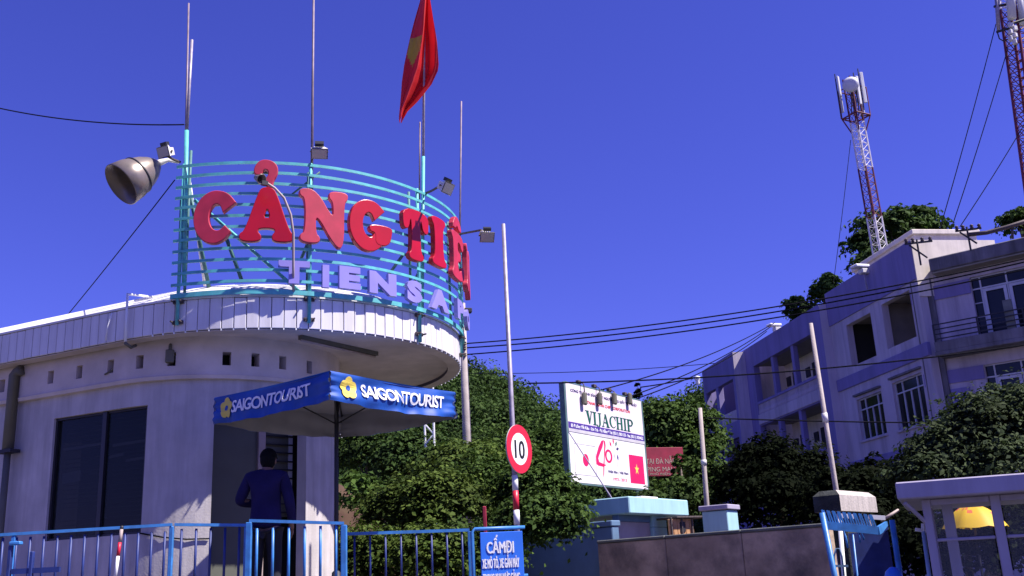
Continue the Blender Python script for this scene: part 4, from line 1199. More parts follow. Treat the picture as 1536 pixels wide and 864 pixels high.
# lower panel: two flags and the 40 emblem
HLo = zM - zB_
def lz(t): return zB_ + HLo * t
def bshape(polys, u, z, kx, kz, m, off, name, par_=None):
    v, f = shape(polys, .002); v = v.copy()
    q = MB(); q.add(plate_map(bu(u, z, off), bd_, (0, 0, 1), np.stack([v[:, 0] * kx, v[:, 1] * kz, v[:, 2]], 1)), f); return q.build(name, M[m], bb)
fw0, fw1 = uR * .055, uR * .31
q = MB()
for (a, b) in (((fw0, .16), (fw1, .16)), ((fw0, .76), (fw1, .76)), ((fw0, .16), (fw0, .76)), ((fw1, .16), (fw1, .76))):
    q.beam(bu(a[0], lz(a[1]), .027), bu(b[0], lz(b[1]), .027), .016, .006, up=tuple(bn))
q.build('flag_outline', M['greyprint'], bb)
bshape([arc(0, 0, 1, 1, 0, 348, 30)], uR * .185, lz(.455), .155, .155 * 1.06, 'pinkprint', .027, 'red_disc')
bshape([[(0, 0), (1, 0), (1, 1), (0, 1)]], uR * .755, lz(.10), uR * .205, HLo * .60, 'pinkprint', .0275, 'red_flag')
star = [(math.sin(PI * k / 5) * (1 if k % 2 == 0 else .40), math.cos(PI * k / 5) * (1 if k % 2 == 0 else .40)) for k in range(10)]
bshape([star], uR * .855, lz(.40), .135, .16, 'ylet', .030, 'star')
e0, ez0 = buz(892.5, 698); e1, ez1 = buz(907.5, 661)
bshape([[(.80, 1.0), (.62, .97), (.34, .72), (.10, .40), (.0, .20), (.04, .06), (.20, .0), (.62, -.02), (.90, .06), (.60, .10), (.30, .14), (.24, .28), (.46, .52), (.66, .72), (.74, .86)]], e0, ez0, e1 - e0, ez1 - ez0, 'pinkprint', .027, 'numeral')
bshape([[(.80, 1.0), (.92, .96), (.94, .80), (.80, .40), (.64, -.30), (.56, -.42), (.62, -.05), (.74, .40), (.82, .78)]], e0, ez0, e1 - e0, ez1 - ez0, 'pinkprint', .0295, 'numeral')
o0, oz0 = buz(907, 694); o1, oz1 = buz(916.5, 675)
bshape([arc(.5, .5, .5, .5, 0, 350, 24), arc(.5, .5, .28, .33, 0, 350, 24)], o0, oz0, o1 - o0, oz1 - oz0, 'pinkprint', .027, 'numeral')
for i, (ux, tz, mm, rot) in enumerate(((.515, .86, 'pinkprint', .5), (.555, .93, 'pinkprint', .1), (.59, .88, 'gprint', -.5), (.605, .78, 'bprint', -1.4), (.60, .60, 'pprint', -2.9), (.555, .62, 'greyprint', 2.8))):
    a = np.array([(0, -.09), (.045, .0), (0, .09), (-.045, .0)]); c_, s_ = math.cos(rot), math.sin(rot)
    bshape([[tuple(r) for r in (a @ np.array([[c_, s_], [-s_, c_]]))]], uR * ux, lz(tz), 1, 1, mm, .027, 'petal')
btext('Nhật Bản - Việt Nam', uR * .46, uR * .73, lz(.29), .07, 'bprint', .027, .03); btext('1973 - 2013', uR * .52, uR * .70, lz(.145), .08, 'pinkprint', .027, .02)
q = MB(); q.beam(bu(uR * .60, lz(.02), .0265), bu(uR * .585, lz(.58), .0265), .010, .004, up=tuple(bn)); q.build('seam', M['greyprint'], bb)
# lamps hung over the billboard's top edge
for px, lab in ((877, 'leftmost of the four brown floodlights hung over the billboard top'), (900, 'second from the left of the brown floodlights hung over the billboard top'), (922, 'third from the left of the brown floodlights hung over the billboard top'), (945, 'rightmost of the four brown floodlights hung over the billboard top')):
    LP = np.array(bpt(px, 598, .12)); u = float((LP - B0) @ bd_)
    t = thing('board_lamp', bu(u, zT + .06, -.02), lab, 'lamp', 'four floodlights along the top of the billboard')
    q = MB(); q.tube([bu(u, zT + .05, -.02), bu(u, zT + .10, .04), bu(u, zT + .05, .12), bu(u, LP[2] + .15, .13)], .016, 6); q.build('arm', M['bolt'], t, True)
    q = MB(); q.bbox(bu(u, LP[2], .12), (.17, .09, .34), mtx=R3, bev=.03); q.build('housing', M['pipebrown'], t)
    q = MB(); q.bbox(bu(u, LP[2], .072), (.13, .02, .26), mtx=R3, bev=.004); q.build('lens', M['lampin'], t)
    q = MB(); q.bbox(bu(u, zT + .12, -.04), (.14, .10, .10), mtx=R3, bev=.01); q.build('gear_box', M['bolt'], t)

# ================================================================== BUILDING ON THE RIGHT
CB = np.array(at(1391, 524, 34)) * [1, 1, 0]
AZL, AZR = -.1566, -.87
def frame2(az):
    d = np.array([math.sin(az), math.cos(az), 0]); n = np.array([-d[1], d[0], 0])
    if n @ (EYE * [1, 1, 0] - CB) < 0: n = -n
    return d, n
dL, nL = frame2(AZL); dR, nR = frame2(AZR)
def mk(d, n):
    def f(u, dep, z):  # dep into the building
        p = CB + d * u - n * dep; return (p[0], p[1], z)
    def uz(px, py, off=0.0):
        P = onplane(px, py, CB + n * off, n); return float((P - CB) @ d), float(P[2])
    return f, uz
fL, uzL = mk(dL, nL); fR, uzR = mk(dR, nR)
RL = Matrix((dL, -nL, (0, 0, 1))).transposed(); RRt = Matrix((dR, -nR, (0, 0, 1))).transposed()
bl_ = thing('hillside_building', (CB[0], CB[1], 0), 'lavender three storey building with loggias and balconies on the right', 'building')
def lbox(mb, f, R, u0, u1, d0, d1, z0, z1, bev=.0):
    c = Vector(f((u0 + u1) / 2, (d0 + d1) / 2, (z0 + z1) / 2)); sz = (abs(u1 - u0), abs(d1 - d0), abs(z1 - z0))
    mb.bbox(c, sz, mtx=R, bev=bev) if bev else mb.box(c, sz, mtx=R)
    return mb
def part(name, m, f, R, *a, bev=0.0, parent=None, label=None):
    o = lbox(MB(), f, R, *a, bev=bev).build(name, M[m], parent or bl_)
    if label: o['label'] = label
    return o
ZP = 12.45
# main block, nearest to the corner
O = [(3.42, 5.43, 9.08, 10.76), (.48, 2.55, 9.12, 10.82)]
Wn = [(3.50, 5.47, 6.15, 7.74), (.60, 2.65, 6.13, 7.86)]
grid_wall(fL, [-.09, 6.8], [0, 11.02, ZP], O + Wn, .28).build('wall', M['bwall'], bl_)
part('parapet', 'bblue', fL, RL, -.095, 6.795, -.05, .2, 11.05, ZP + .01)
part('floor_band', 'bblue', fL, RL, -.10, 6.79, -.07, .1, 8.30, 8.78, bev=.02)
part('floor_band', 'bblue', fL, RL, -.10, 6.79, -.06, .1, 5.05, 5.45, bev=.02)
for (u0, u1, z0, z1) in O:
    part('loggia_back', 'interior' if u0 > 3 else 'binner', fL, RL, u0 - .3, u1 + .5, 1.75, 1.85, z0 - .5, z1 + .3)  # farther loggia near-black: its recess shade is in the colour
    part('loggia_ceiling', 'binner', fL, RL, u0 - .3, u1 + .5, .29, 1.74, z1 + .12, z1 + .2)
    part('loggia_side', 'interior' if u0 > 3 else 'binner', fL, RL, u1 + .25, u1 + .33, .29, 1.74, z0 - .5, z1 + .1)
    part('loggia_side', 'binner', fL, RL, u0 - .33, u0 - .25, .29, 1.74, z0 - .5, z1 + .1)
w_ = part('window', 'glass', fL, RL, .55, 1.15, 1.70, 1.74, 9.3, 10.4)
part('window_bar', 'trim', fL, RL, .55, 1.15, 1.66, 1.69, 9.82, 9.87, parent=w_)
def window(f, R, u0, u1, z0, z1, d, vs, zt, tvs, nm='window', m='trim'):
    """dark panes behind a painted frame: lower lights between vs, a transom row above zt"""
    o = part('window', 'glass', f, R, u0, u1, d + .03, d + .05, z0, z1)
    t = .045
    def b(a0, a1, b0, b1, dd=0.0): part('frame_bar', m, f, R, a0, a1, d - .02 - dd, d + .028 - dd, b0, b1, parent=o)
    b(u0, u0 + t, z0, z1); b(u1 - t, u1, z0, z1); b(u0 + t, u1 - t, z0, z0 + t); b(u0 + t, u1 - t, z1 - t, z1); b(u0 + t, u1 - t, zt - t / 2, zt + t / 2, .002)
    for v in vs: b(u0 + (u1 - u0) * v - t / 2, u0 + (u1 - u0) * v + t / 2, z0 + t, zt - t / 2)
    for v in tvs: b(u0 + (u1 - u0) * v - t / 2, u0 + (u1 - u0) * v + t / 2, zt + t / 2, z1 - t)
    return o
for (u0, u1, z0, z1) in Wn:
    window(fL, RL, u0, u1, z0, z1, .12, (.26, .5, .74), z1 - .42, (.25, .75))
    part('sill', 'bwall', fL, RL, u0 - .06, u1 + .06, -.08, .1, z0 - .09, z0 - .004, bev=.01)
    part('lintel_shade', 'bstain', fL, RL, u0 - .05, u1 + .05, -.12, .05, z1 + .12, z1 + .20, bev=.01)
# middle block: pier and two open galleries
PO = .38
G1 = (uzL(1226, 560, PO)[0] , uzL(1136, 600, PO)[0])
zg = dict(top1=uzL(1202, 509, PO)[1], rail1=uzL(1226, 567.5, PO)[1], base1=uzL(1228, 584, PO)[1], slab1=uzL(1230, 601, PO)[1])
up0 = 6.8; um1 = uzL(1103, 565, PO)[0]
zR2 = uzL(1189, 480, PO)[1]
gal2 = (zg['base1'] - 3.0, zg['slab1'])
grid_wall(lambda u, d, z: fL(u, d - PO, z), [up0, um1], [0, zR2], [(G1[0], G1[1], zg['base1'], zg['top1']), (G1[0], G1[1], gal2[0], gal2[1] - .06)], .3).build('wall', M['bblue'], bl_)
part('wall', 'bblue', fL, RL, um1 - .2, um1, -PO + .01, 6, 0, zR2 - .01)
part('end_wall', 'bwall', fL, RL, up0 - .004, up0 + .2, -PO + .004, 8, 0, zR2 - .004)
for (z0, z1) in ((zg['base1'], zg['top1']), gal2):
    part('gallery_back', 'bcream', fL, RL, G1[0] - .2, G1[1] + .2, 1.3, 1.4, z0 - .1, z1 + .1)
    part('gallery_floor', 'bwall', fL, RL, G1[0] - .2, G1[1] + .2, -.06, 1.29, z0 - .16, z0 - .02)
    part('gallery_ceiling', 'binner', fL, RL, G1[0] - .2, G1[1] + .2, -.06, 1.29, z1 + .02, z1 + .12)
    L = G1[1] - G1[0]
    for k in (.34, .68):
        part('column', 'bblue', fL, RL, G1[0] + L * k - .13, G1[0] + L * k + .13, -PO + .04, -PO + .28, z0, z1, bev=.02)
    part('balustrade_rail', 'bblue', fL, RL, G1[0], G1[1], -PO - .04, -PO + .14, z0 + .48, z0 + .60, bev=.01)
    mbb = MB(); nb = 46
    for k in range(nb):
        u = G1[0] + L * (k + .5) / nb
        mbb.lathe([(.045, 0), (.065, .10), (.04, .26), (.045, .40), (.055, .48)], fL(u, -PO + .05, z0), n=6)
    tag(mbb.build('baluster', M['bwall'], bl_), kind='stuff')
    for k in (.12, .45, .78):
        u = G1[0] + L * k
        part('door', 'iron', fL, RL, u, u + .8, 1.25, 1.29, z0, z0 + 1.9)
        part('vent_window', 'iron', fL, RL, u + 1.1, u + 1.55, 1.25, 1.29, z0 + 1.35, z0 + 1.8)
part('floor_band', 'bwall', fL, RL, G1[0], G1[1], -PO - .05, -PO + .05, zg['slab1'] + .0, zg['base1'] - .005, bev=.01)
# far block
PF = 1.0
uf0, uf1 = uzL(1100, 545, PF)[0], uzL(1057, 600, PF)[0]
zF = uzL(1100, 527, PF)[1]
fo = [(uf0 + .25, uf1 - .25, uzL(1103, 640, PF)[1] + .9, uzL(1103, 566, PF)[1]), (uf0 + .6, uf1 - 1.2, 4.4, uzL(1104, 640, PF)[1])]
zf1 = uzL(1103, 566, PF)[1]; zf0 = uzL(1103, 632, PF)[1]
fo = [(uf0 + .3, uf1 - .35, zf0, zf1), (uf0 + .3, uf1 - .9, zf0 - 3.3, zf0 - .8)]
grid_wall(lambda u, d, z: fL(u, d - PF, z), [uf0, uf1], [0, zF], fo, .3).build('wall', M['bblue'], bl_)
part('end_wall', 'bwall', fL, RL, uf0 - .03, uf0 + .2, -PF + .004, 7, 0, zF - .004)
part('wall', 'bblue', fL, RL, uf1 - .2, uf1 + .004, -PF + .3, 7, 0, zF - .01)
for (u0, u1, z0, z1) in fo:
    part('loggia_back', 'bblue', fL, RL, u0 - .1, u1 + .1, 1.1, 1.2, z0 - .3, z1 + .3)
    part('column', 'bblue', fL, RL, (u0 + u1) / 2 + .2, (u0 + u1) / 2 + .55, -PF, -PF + .3, z0, z1, bev=.02)
    part('loggia_parapet', 'bwall', fL, RL, u0, u1, -PF + .02, -PF + .16, z0 - .0, z0 + .55)
# roofs and hidden sides
part('roof_slab', 'bstain', fL, RL, 0, uf1, .5, 9, ZP - .75, ZP - .6)
# end wall of the main block that looks toward the street: sunlit sliver at the corner
part('corner_wall', 'bcream', fL, RL, -.14, -.092, -.03, 3.2, 10.4, ZP + .015)
# right wing --------------------------------------------------------------
UW = -16.0
wR_ = uzR(1449, 413.7)
Wd = (uzR(1540, 400)[0] - .9, wR_[0], 8.42, wR_[1])
W2 = (uzR(1540, 535)[0] - .9, uzR(1470.7, 545.5)[0], 5.9, uzR(1470.7, 545.5)[1])
ze = 11.12
others = [(Wd[0] - 4.6, Wd[1] - 4.6, Wd[2], Wd[3]), (W2[0] - 4.6, W2[1] - 4.6, W2[2], W2[3]), (Wd[0] - 9.0, Wd[1] - 9.0, Wd[2], Wd[3])]
grid_wall(lambda u, d, z: fR(u, d + .35, z), [UW, .4], [0, ze], [Wd, W2] + others, .28).build('wall', M['bwall'], bl_)
part('eaves', 'bstain', fR, RRt, UW, -.60, -.25, .62, ze + .01, 11.60, bev=.03, label='stained grey roof edge of the right wing')
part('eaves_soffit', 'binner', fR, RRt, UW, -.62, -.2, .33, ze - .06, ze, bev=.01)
part('wall_band', 'bblue', fR, RRt, Wd[1] + .02, .38, .30, .34, 10.25, 10.75)
part('wall_band', 'bblue', fR, RRt, W2[1] + .02, .38, .30, .34, 7.30, 7.75)
part('corner_pier', 'bstain', fR, RRt, -.42, .30, .22, .5, 5.0, ze - .07, label='grey stained corner pier')
part('roof_slab', 'bstain', fR, RRt, UW, -.62, .64, 8, 11.2, 11.4)
for W in [Wd, W2] + others:
    u0, u1, z0, z1 = W
    o = part('balcony_window', 'glass', fR, RRt, u0, u1, .50, .53, z0, z1)
    def b(a0, a1, b0, b1, dd=.46, m='trim'): part('frame_bar', m, fR, RRt, a0, a1, dd, .498, b0, b1, parent=o)
    ww = u1 - u0; t = .05
    xs_ = [u1 - .28, u1 - 1.12, u1 - 1.95, u0 + .28]
    for x in xs_: b(x - t / 2, x + t / 2, z0, z1)
    b(u0, u1, z1 - .44, z1 - .39, .455); b(u0, u1, z1 - .04, z1 + .0, .458)
    for k in range(1, 4):
        b(u1 - .255, u1, z0 + (z1 - .44 - z0) * k / 4, z0 + (z1 - .44 - z0) * k / 4 + .03, .462)
        b(u0, u0 + .255, z0 + (z1 - .44 - z0) * k / 4, z0 + (z1 - .44 - z0) * k / 4 + .03, .462)
    for (a0, a1) in ((u1 - 1.08, u1 - .32), (u1 - 1.92, u1 - 1.16)):  # door leaves
        lf = part('leaf', 'trim', fR, RRt, a0, a0 + .10, .43, .455, z0, z1 - .46, parent=o)
        part('leaf', 'trim', fR, RRt, a1 - .10, a1, .43, .455, z0, z1 - .46, parent=o)
        part('leaf', 'trim', fR, RRt, a0 + .1, a1 - .1, .43, .455, z1 - .56, z1 - .46, parent=o)
for zs_, zt_ in ((8.15, 8.62), (5.15, 5.6)):
    part('balcony_slab', 'bstain', fR, RRt, UW, -.40, -.55, .34, zs_, zs_ + .14, bev=.015)
    part('balcony_upstand', 'bstain', fR, RRt, UW, -.42, -.54, -.42, zs_ + .142, zt_, bev=.01, label='stained balcony upstand')
    for k in range(4):
        mb = MB(); z = zt_ + .10 + k * .165
        mb.beam(fR(UW, -.48, z), fR(-.44, -.48, z), .045, .035); mb.build('balcony_rail', M['iron'], bl_)
    for k in range(11):
        u = -.46 - k * 1.42
        mb = MB(); mb.box(fR(u, -.48, zt_ + .30), (.05, .05, .62), mtx=RRt); mb.build('balcony_post', M['iron'], bl_)
part('balcony_screen', 'mossy', fR, RRt, Wd[1] - 1.35, Wd[1] - 1.08, -.46, -.40, 8.63, 9.6, label='dark hanging creeper on the balcony rail')
part('arch_panel', 'bblue', fR, RRt, -1.05, -.45, .28, .345, 6.2, 7.1)
# penthouse
pc = np.array(at(1375, 380, 38)); dpr = -nL
def fP(u, dep, z): p = pc * [1, 1, 0] + (-nL) * u + dL * dep; return (p[0], p[1], z)
RP = Matrix((-nL, dL, (0, 0, 1))).transposed()
zpt = float(at(1375, 347, 38)[2]); wpt = float((at(1472, 350, 38) - pc) @ (-nL)) * 1.02
part('penthouse_wall', 'bcream', fP, RP, 0, wpt, 0, 5, 11.3, zpt - .14)
part('penthouse_cornice', 'bcream', fP, RP, -.12, wpt + .12, -.12, 5.1, zpt - .135, zpt + .06, bev=.02)
# cable brackets on the roof edge
def bracket(px, py, Y, label, k=1.0):
    t = thing('cable_bracket', at(px, py + 14, Y), label, 'bracket')
    c = Vector(at(px, py, Y)); mb = MB()
    mb.tube([c + Vector((0, 0, -.7 * k)), c + Vector((0, 0, .35 * k))], .035, 6); mb.build('post', M['iron'], t)
    mb = MB(); mb.beam(c + Vector((-.45 * k, .1, .22 * k)), c + Vector((.55 * k, -.1, .22 * k)), .05, .06); mb.build('crossarm', M['iron'], t)
    mb = MB(); mb.beam(c + Vector((-.3 * k, .05, .15 * k)), c + Vector((.25 * k, -.1, -.45 * k)), .04, .05); mb.build('stay', M['iron'], t)
    for dx in (-.4, -.15, .2, .5):
        mb = MB(); mb.lathe([(.03, 0), (.07, .03), (.04, .07), (.07, .10), (.03, .15)], c + Vector((dx * k, -dx * .1, .25 * k)), n=8); mb.build('insulator', M['bolt'], t, True)
bracket(1377, 372, 33.6, 'dark cable bracket with insulators at the sunlit corner of the roof', .9)
bracket(1452, 352, 32.4, 'dark cable bracket with insulators on the right wing roof edge', .8)
bm = thing('cable_boom', at(1462, 355, 32.4), 'thick dark red cable bundle running off the right edge above the roof', 'cable')
mb = MB(); mb.tube([at(1452, 352, 32.4), at(1480, 349, 32.2), at(1510, 341, 32.0), at(1560, 325, 31.6)], .075, 8); mb.build('bundle', M['bolt'], bm, True)
mb = MB(); mb.tube([at(1518, 338, 32), at(1519, 358, 32)], .04, 6); mb.build('support', M['bolt'], bm, True)
def rooflamp(px, py, Y, label, k=1.0):
    t = thing('roof_lamp', at(px, py + 8, Y), label, 'lamp'); c = Vector(at(px, py, Y))
    mb = MB(); mb.bbox(c, (.62 * k, .4 * k, .12 * k), .3, .03); mb.build('head', M['white'], t)
    mb = MB(); mb.bbox(c + Vector((.12 * k, 0, -.20 * k)), (.34 * k, .3 * k, .2 * k), .3, .03); mb.build('box', M['alu'], t)
    mb = MB(); mb.tube([c + Vector((.12 * k, 0, -.32 * k)), c + Vector((.14 * k, 0, -.9 * k))], .04, 6); mb.build('stem', M['galv'], t)
rooflamp(1161, 488, 46, 'white lamp head on the roof edge beside the small dark bush')
rooflamp(1290, 400, 37, 'white lamp head on the roof edge below the lattice tower')

# ================================================================== TOWERS
def lattice_tower(name, base, top, w0, w1, bands, label, ant):
    t = thing(name, base, label, 'tower')
    b, e = Vector(base), Vector(top); ax = (e - b)
    n = 26
    rot = .5
    def corner(k, u):
        w = w0 + (w1 - w0) * u; a = rot + PI / 2 * k + PI / 4
        return b + ax * u + Vector((math.cos(a) * w * .707, math.sin(a) * w * .707, 0))
    for bi, (u0, u1, m) in enumerate(bands):
        sec = MB()
        ns = max(2, int((u1 - u0) * n))
        for k in range(4):
            sec.tube([corner(k, u0), corner(k, u1)], .055 * w0 / .62, 6)
        for i in range(ns):
            ua, ub = u0 + (u1 - u0) * i / ns, u0 + (u1 - u0) * (i + 1) / ns
            for k in range(4):
                sec.tube([corner(k, ua), corner((k + 1) % 4, ub)], .020 * w0 / .62, 4, caps=False)
                sec.tube([corner(k, ua), corner((k + 1) % 4, ua)], .020 * w0 / .62, 4, caps=False)
        sec.build('section', M[m], t)
    return t, corner
Y1 = 58
b1_ = Vector(at(1328, 420, Y1)); t1_ = Vector(at(1274, 118, Y1))
tw, cor = lattice_tower('lattice_tower', b1_, t1_, .62, .56, [(0, .30, 'towerwhite'), (.30, .54, 'towerred'), (.54, .775, 'towerwhite'), (.775, 1.0, 'towerred')], 'red and white lattice phone tower with dish, behind the building roof', None)
def tpt(dx, dy, dz, u): return b1_ + (t1_ - b1_) * u + Vector((dx, dy, dz))

for i, (dx, dy, u, hgt, m) in enumerate(((.55, -.55, .93, 2.5, 'antenna'), (.15, -.75, .91, 2.3, 'antenna'), (-.85, -.3, .95, 1.7, 'antenna'), (.75, .5, .90, 2.2, 'antenna'), (-.5, .7, .92, 2.2, 'antenna'))):
    mb = MB(); c = tpt(dx, dy, 0, u); mb.bbox(c, (.20, .12, hgt * .85), .4 * i, .03); mb.build('panel_antenna', M[m], tw)
    mb = MB(); mb.tube([c + Vector((-.12, .1, -hgt * .6)), c + Vector((-.12, .1, hgt * .55))], .035, 6); mb.build('antenna_pole', M['iron'], tw)
dc = Vector(at(1276, 127, Y1 - 1.0)); dn = Vector((-.35, -.9, -.12)).normalized()
mb = MB(); mb.lathe([(0, -.22), (.25, -.19), (.42, -.10), (.50, 0), (.50, .05), (.3, .10), (0, .12)], dc, dn, 24); mb.build('dish', M['antenna'], tw, True)
mb = MB(); mb.tube([dc - dn * .1, tpt(0, 0, 0, .95)], .05, 6); mb.build('dish_arm', M['iron'], tw)
plm = MB()
for k in range(4):
    a, b = cor(k, .80), cor((k + 1) % 4, .80); ce = b1_ + (t1_ - b1_) * .80
    A2, B2 = ce + (a - ce) * 2.1, ce + (b - ce) * 2.1
    plm.tube([A2, B2], .05, 5); plm.tube([A2 + Vector((0, 0, 1.9)), B2 + Vector((0, 0, 1.9))], .035, 5); plm.tube([A2, A2 + Vector((0, 0, 1.9))], .035, 5); plm.tube([cor(k, .72), A2], .045, 5); plm.tube([cor(k, .80), A2], .04, 5)
plm.build('platform', M['towerred'], tw)
for k in range(5):
    mb = MB(); p = tpt(.18 * k - .4, -.4 + .1 * k, 0, .90); mb.tube([p + Vector((0, 0, .5)), p + Vector((.1, -.15, -.3)), p + Vector((.05, .1, -1.3))], .03, 5); mb.build('feed_cable', M['iron'], tw)
# second tower at the right edge
Y2 = 44
b2_ = Vector(at(1560, 300, Y2)); t2_ = Vector(at(1512, -40, Y2))
tw2, cor2 = lattice_tower('lattice_tower', b2_, t2_, .80, .80, [(0, .62, 'towerred'), (.62, .84, 'towerred'), (.84, 1, 'towerwhite')], 'dark red lattice mast with white antennas, cut off by the top right corner', None)
def tp2(px, py, dy=0): return Vector(at(px, py, Y2 + dy))
for i, (px, ya, yb, r, dy) in enumerate(((1518, -40, 28, .20, -1), (1533, -30, 38, .14, -.6), (1498, -30, 46, .09, -.8))):
    a, b = tp2(px - 5, ya, dy), tp2(px, yb, dy)
    mb = MB(); mb.tube([a, b], r, 10); mb.build('panel_antenna', M['antenna' if i < 2 else 'galv'], tw2, True)
for (pa, pb2) in (((1495, 48), (1522, 40)), ((1491, 10), (1514, 6)), ((1515, 36), (1540, 28)), ((1520, 45), (1523, 70))):
    mb = MB(); mb.tube([tp2(*pa, -.8), tp2(*pb2, -.8)], .06, 6); mb.build('mount', M['iron'], tw2)
mb = MB(); mb.tube([tp2(1496, 48, -.8), tp2(1499, 58, -.8), tp2(1506, 62, -.8), tp2(1514, 58, -.8)], .03, 5); mb.build('feed_cable', M['iron'], tw2, True)
for k in range(6):
    mb = MB(); mb.bbox(tp2(1516 + (k % 2) * 6, 38 + k * 5, -.9), (.22, .2, .25), .2 * k, .03); mb.build('clamp', M['alu'], tw2)

# ================================================================== POLES AND WIRES
up = thing('utility_pole', Vector(at(702, 760, 26)) * 1, 'pale concrete utility pole carrying the wires, right of the canopy', 'utility pole')
a, b = Vector(at(693, 455, 26)), Vector(at(700.5, 660, 26)); foot = b + (b - a) / (a.z - b.z) * b.z
up.location = foot
mb = MB(); mb.tube([foot, b, a], [.17, .11, .085], 10); mb.build('shaft', M['conpole'], up, True)
for y in (515, 522, 532):
    mb = MB(); c = Vector(at(697, y, 25.9)); mb.lathe([(.02, -.05), (.05, -.03), (.03, 0), (.05, .03), (.02, .05)], c, n=8); mb.build('insulator', M['bolt'], up)
mb = MB(); c = Vector(at(702, 466, 25.8)); mb.bbox(c, (.20, .16, .13), .2, .02); mb.build('lamp_head', M['iron'], up)
for (xa, ya, xb, yb, Y, r, m, lab) in ((1050, 612, 1060, 755, 24, .06, 'conpole', 'pale thin concrete pole left of the lavender building'),
                                      (1216, 485, 1254, 735, 13.5, .035, 'conpole', 'thin leaning pole in front of the lavender building, behind the gate pillar')):
    a, b = Vector(at(xa, ya, Y)), Vector(at(xb, yb, Y)); foot = b + (b - a) / (a.z - b.z) * b.z
    t = thing('thin_pole', foot, lab, 'pole'); mb = MB(); mb.tube([foot, b, a], [r * 1.1, r, r * .8], 9); mb.build('shaft', M[m], t, True)
    mb = MB(); c = a.lerp(b, .55); mb.tube([c, c.lerp(b, .12)], r * 1.15, 9); mb.build('collar', M['alu'], t, True)
# white lattice post half hidden by bushes
lp0, lp1 = Vector(at(645, 690, 25.6)), Vector(at(642, 560, 25.6)); foot = Vector((lp0.x, lp0.y, 0))
t = thing('lattice_post', foot, 'slim white lattice post standing in the bushes below the canopy', 'post')
mb = MB()
for dx in (-.115, .115): mb.tube([foot + Vector((dx, 0, 0)), Vector((lp1.x + dx, lp1.y, lp1.z))], .028, 6)
mb.build('chord', M['white'], t)
mb = MB(); nz = 26
for i in range(nz):
    z0, z1 = lp1.z * i / nz, lp1.z * (i + 1) / nz; sgn = 1 if i % 2 else -1
    mb.tube([Vector((foot.x - .115 * sgn, foot.y, z0)), Vector((foot.x + .115 * sgn, foot.y, z1))], .022, 5)
mb.build('lacing', M['white'], t)
def wire(p0, p1, sag, r, label, cat='wire', group=None, n=28):
    p0, p1 = Vector(p0), Vector(p1)
    pts = [p0.lerp(p1, i / n) - Vector((0, 0, sag * 4 * (i / n) * (1 - i / n))) for i in range(n + 1)]
    t = MB(); t.tube(pts, r, 5)
    return tag(t.build('wire', M['wire']), label, cat, group)
GW = 'wires strung across the street to the building'
wire(at(697, 515.5, 26), at(1600, 374, 22), .30, .018, 'highest of the three parallel wires crossing the sky to the right edge', group=GW)
wire(at(697, 522, 26), at(1600, 378, 22), .34, .018, 'middle one of the three parallel wires crossing the sky to the right edge', group=GW)
wire(at(697, 532, 26), at(1600, 390, 22), .30, .018, 'lowest of the three parallel wires crossing the sky to the right edge', group=GW)
wire(at(790, 575, 25), at(1600, 508, 25), .25, .020, 'wire passing just above the billboard and over the building windows', group=GW)
wire(at(690, 560, 60), at(1160, 536, 60), .3, .022, 'faint thin wire far behind, low over the hill', group=GW)
wire(at(1060, 627, 22), at(1640, 634, 23), .05, .016, 'dark wire crossing the lower windows of the lavender building', group=GW)
wire(at(905, 584, 30), at(1162, 484, 45), .25, .020, 'upper service wire rising from the billboard to the roof lamp', group=GW)
wire(at(935, 598, 30), at(1156, 490, 45), .25, .020, 'middle service wire rising from the billboard to the roof lamp', group=GW)
wire(at(960, 596, 30), at(1150, 497, 45), .25, .020, 'lower service wire rising from the billboard to the roof lamp', group=GW)
wire(at(960, 581, 34), at(1046, 566, 34), .02, .022, 'short wire ending at a white insulator left of the building', group=GW)
ins_ = thing('insulator', at(1046, 569, 34), 'small white insulator hanging on a wire left of the building', 'insulator')
mb = MB(); mb.lathe([(.02, .12), (.12, .08), (.10, .0), (.06, -.06), (.08, -.12), (.03, -.2)], at(1046, 569, 34), n=10); mb.build('bell', M['white'], ins_, True)
wire(at(-20, 158, 14), at(276, 187, Yl), .10, .010, 'wire entering the top left and ending at the tall rods')
wire(at(100, 474, 16), at(262, 270, Yl), .02, .008, 'thin stay wire running from the sign frame down to the roof')
wire(at(1494, 36, Y2), at(1408, 350, Y2 - 2), .10, .022, 'left guy wire of the mast in the top right corner', 'guy wire', 'guy wires of the mast at the right edge')
wire(at(1512, 72, Y2), at(1424, 352, Y2 - 2), .10, .022, 'middle guy wire of the mast in the top right corner', 'guy wire', 'guy wires of the mast at the right edge')
wire(at(1545, 172, Y2), at(1440, 340, Y2 - 2), .08, .022, 'right guy wire of the mast in the top right corner', 'guy wire', 'guy wires of the mast at the right edge')
wire(at(1276, 210, Y1), at(1250, 425, Y1 - 3), .10, .020, 'faint guy wire left of the lattice tower', 'guy wire')
sc_w = wire(at(853, 648, 25.5), at(918, 748, 20.3), .0, .015, 'taut grey stay cable crossing the front of the billboard', 'cable')
sc_w.data.materials[0] = M['galv']

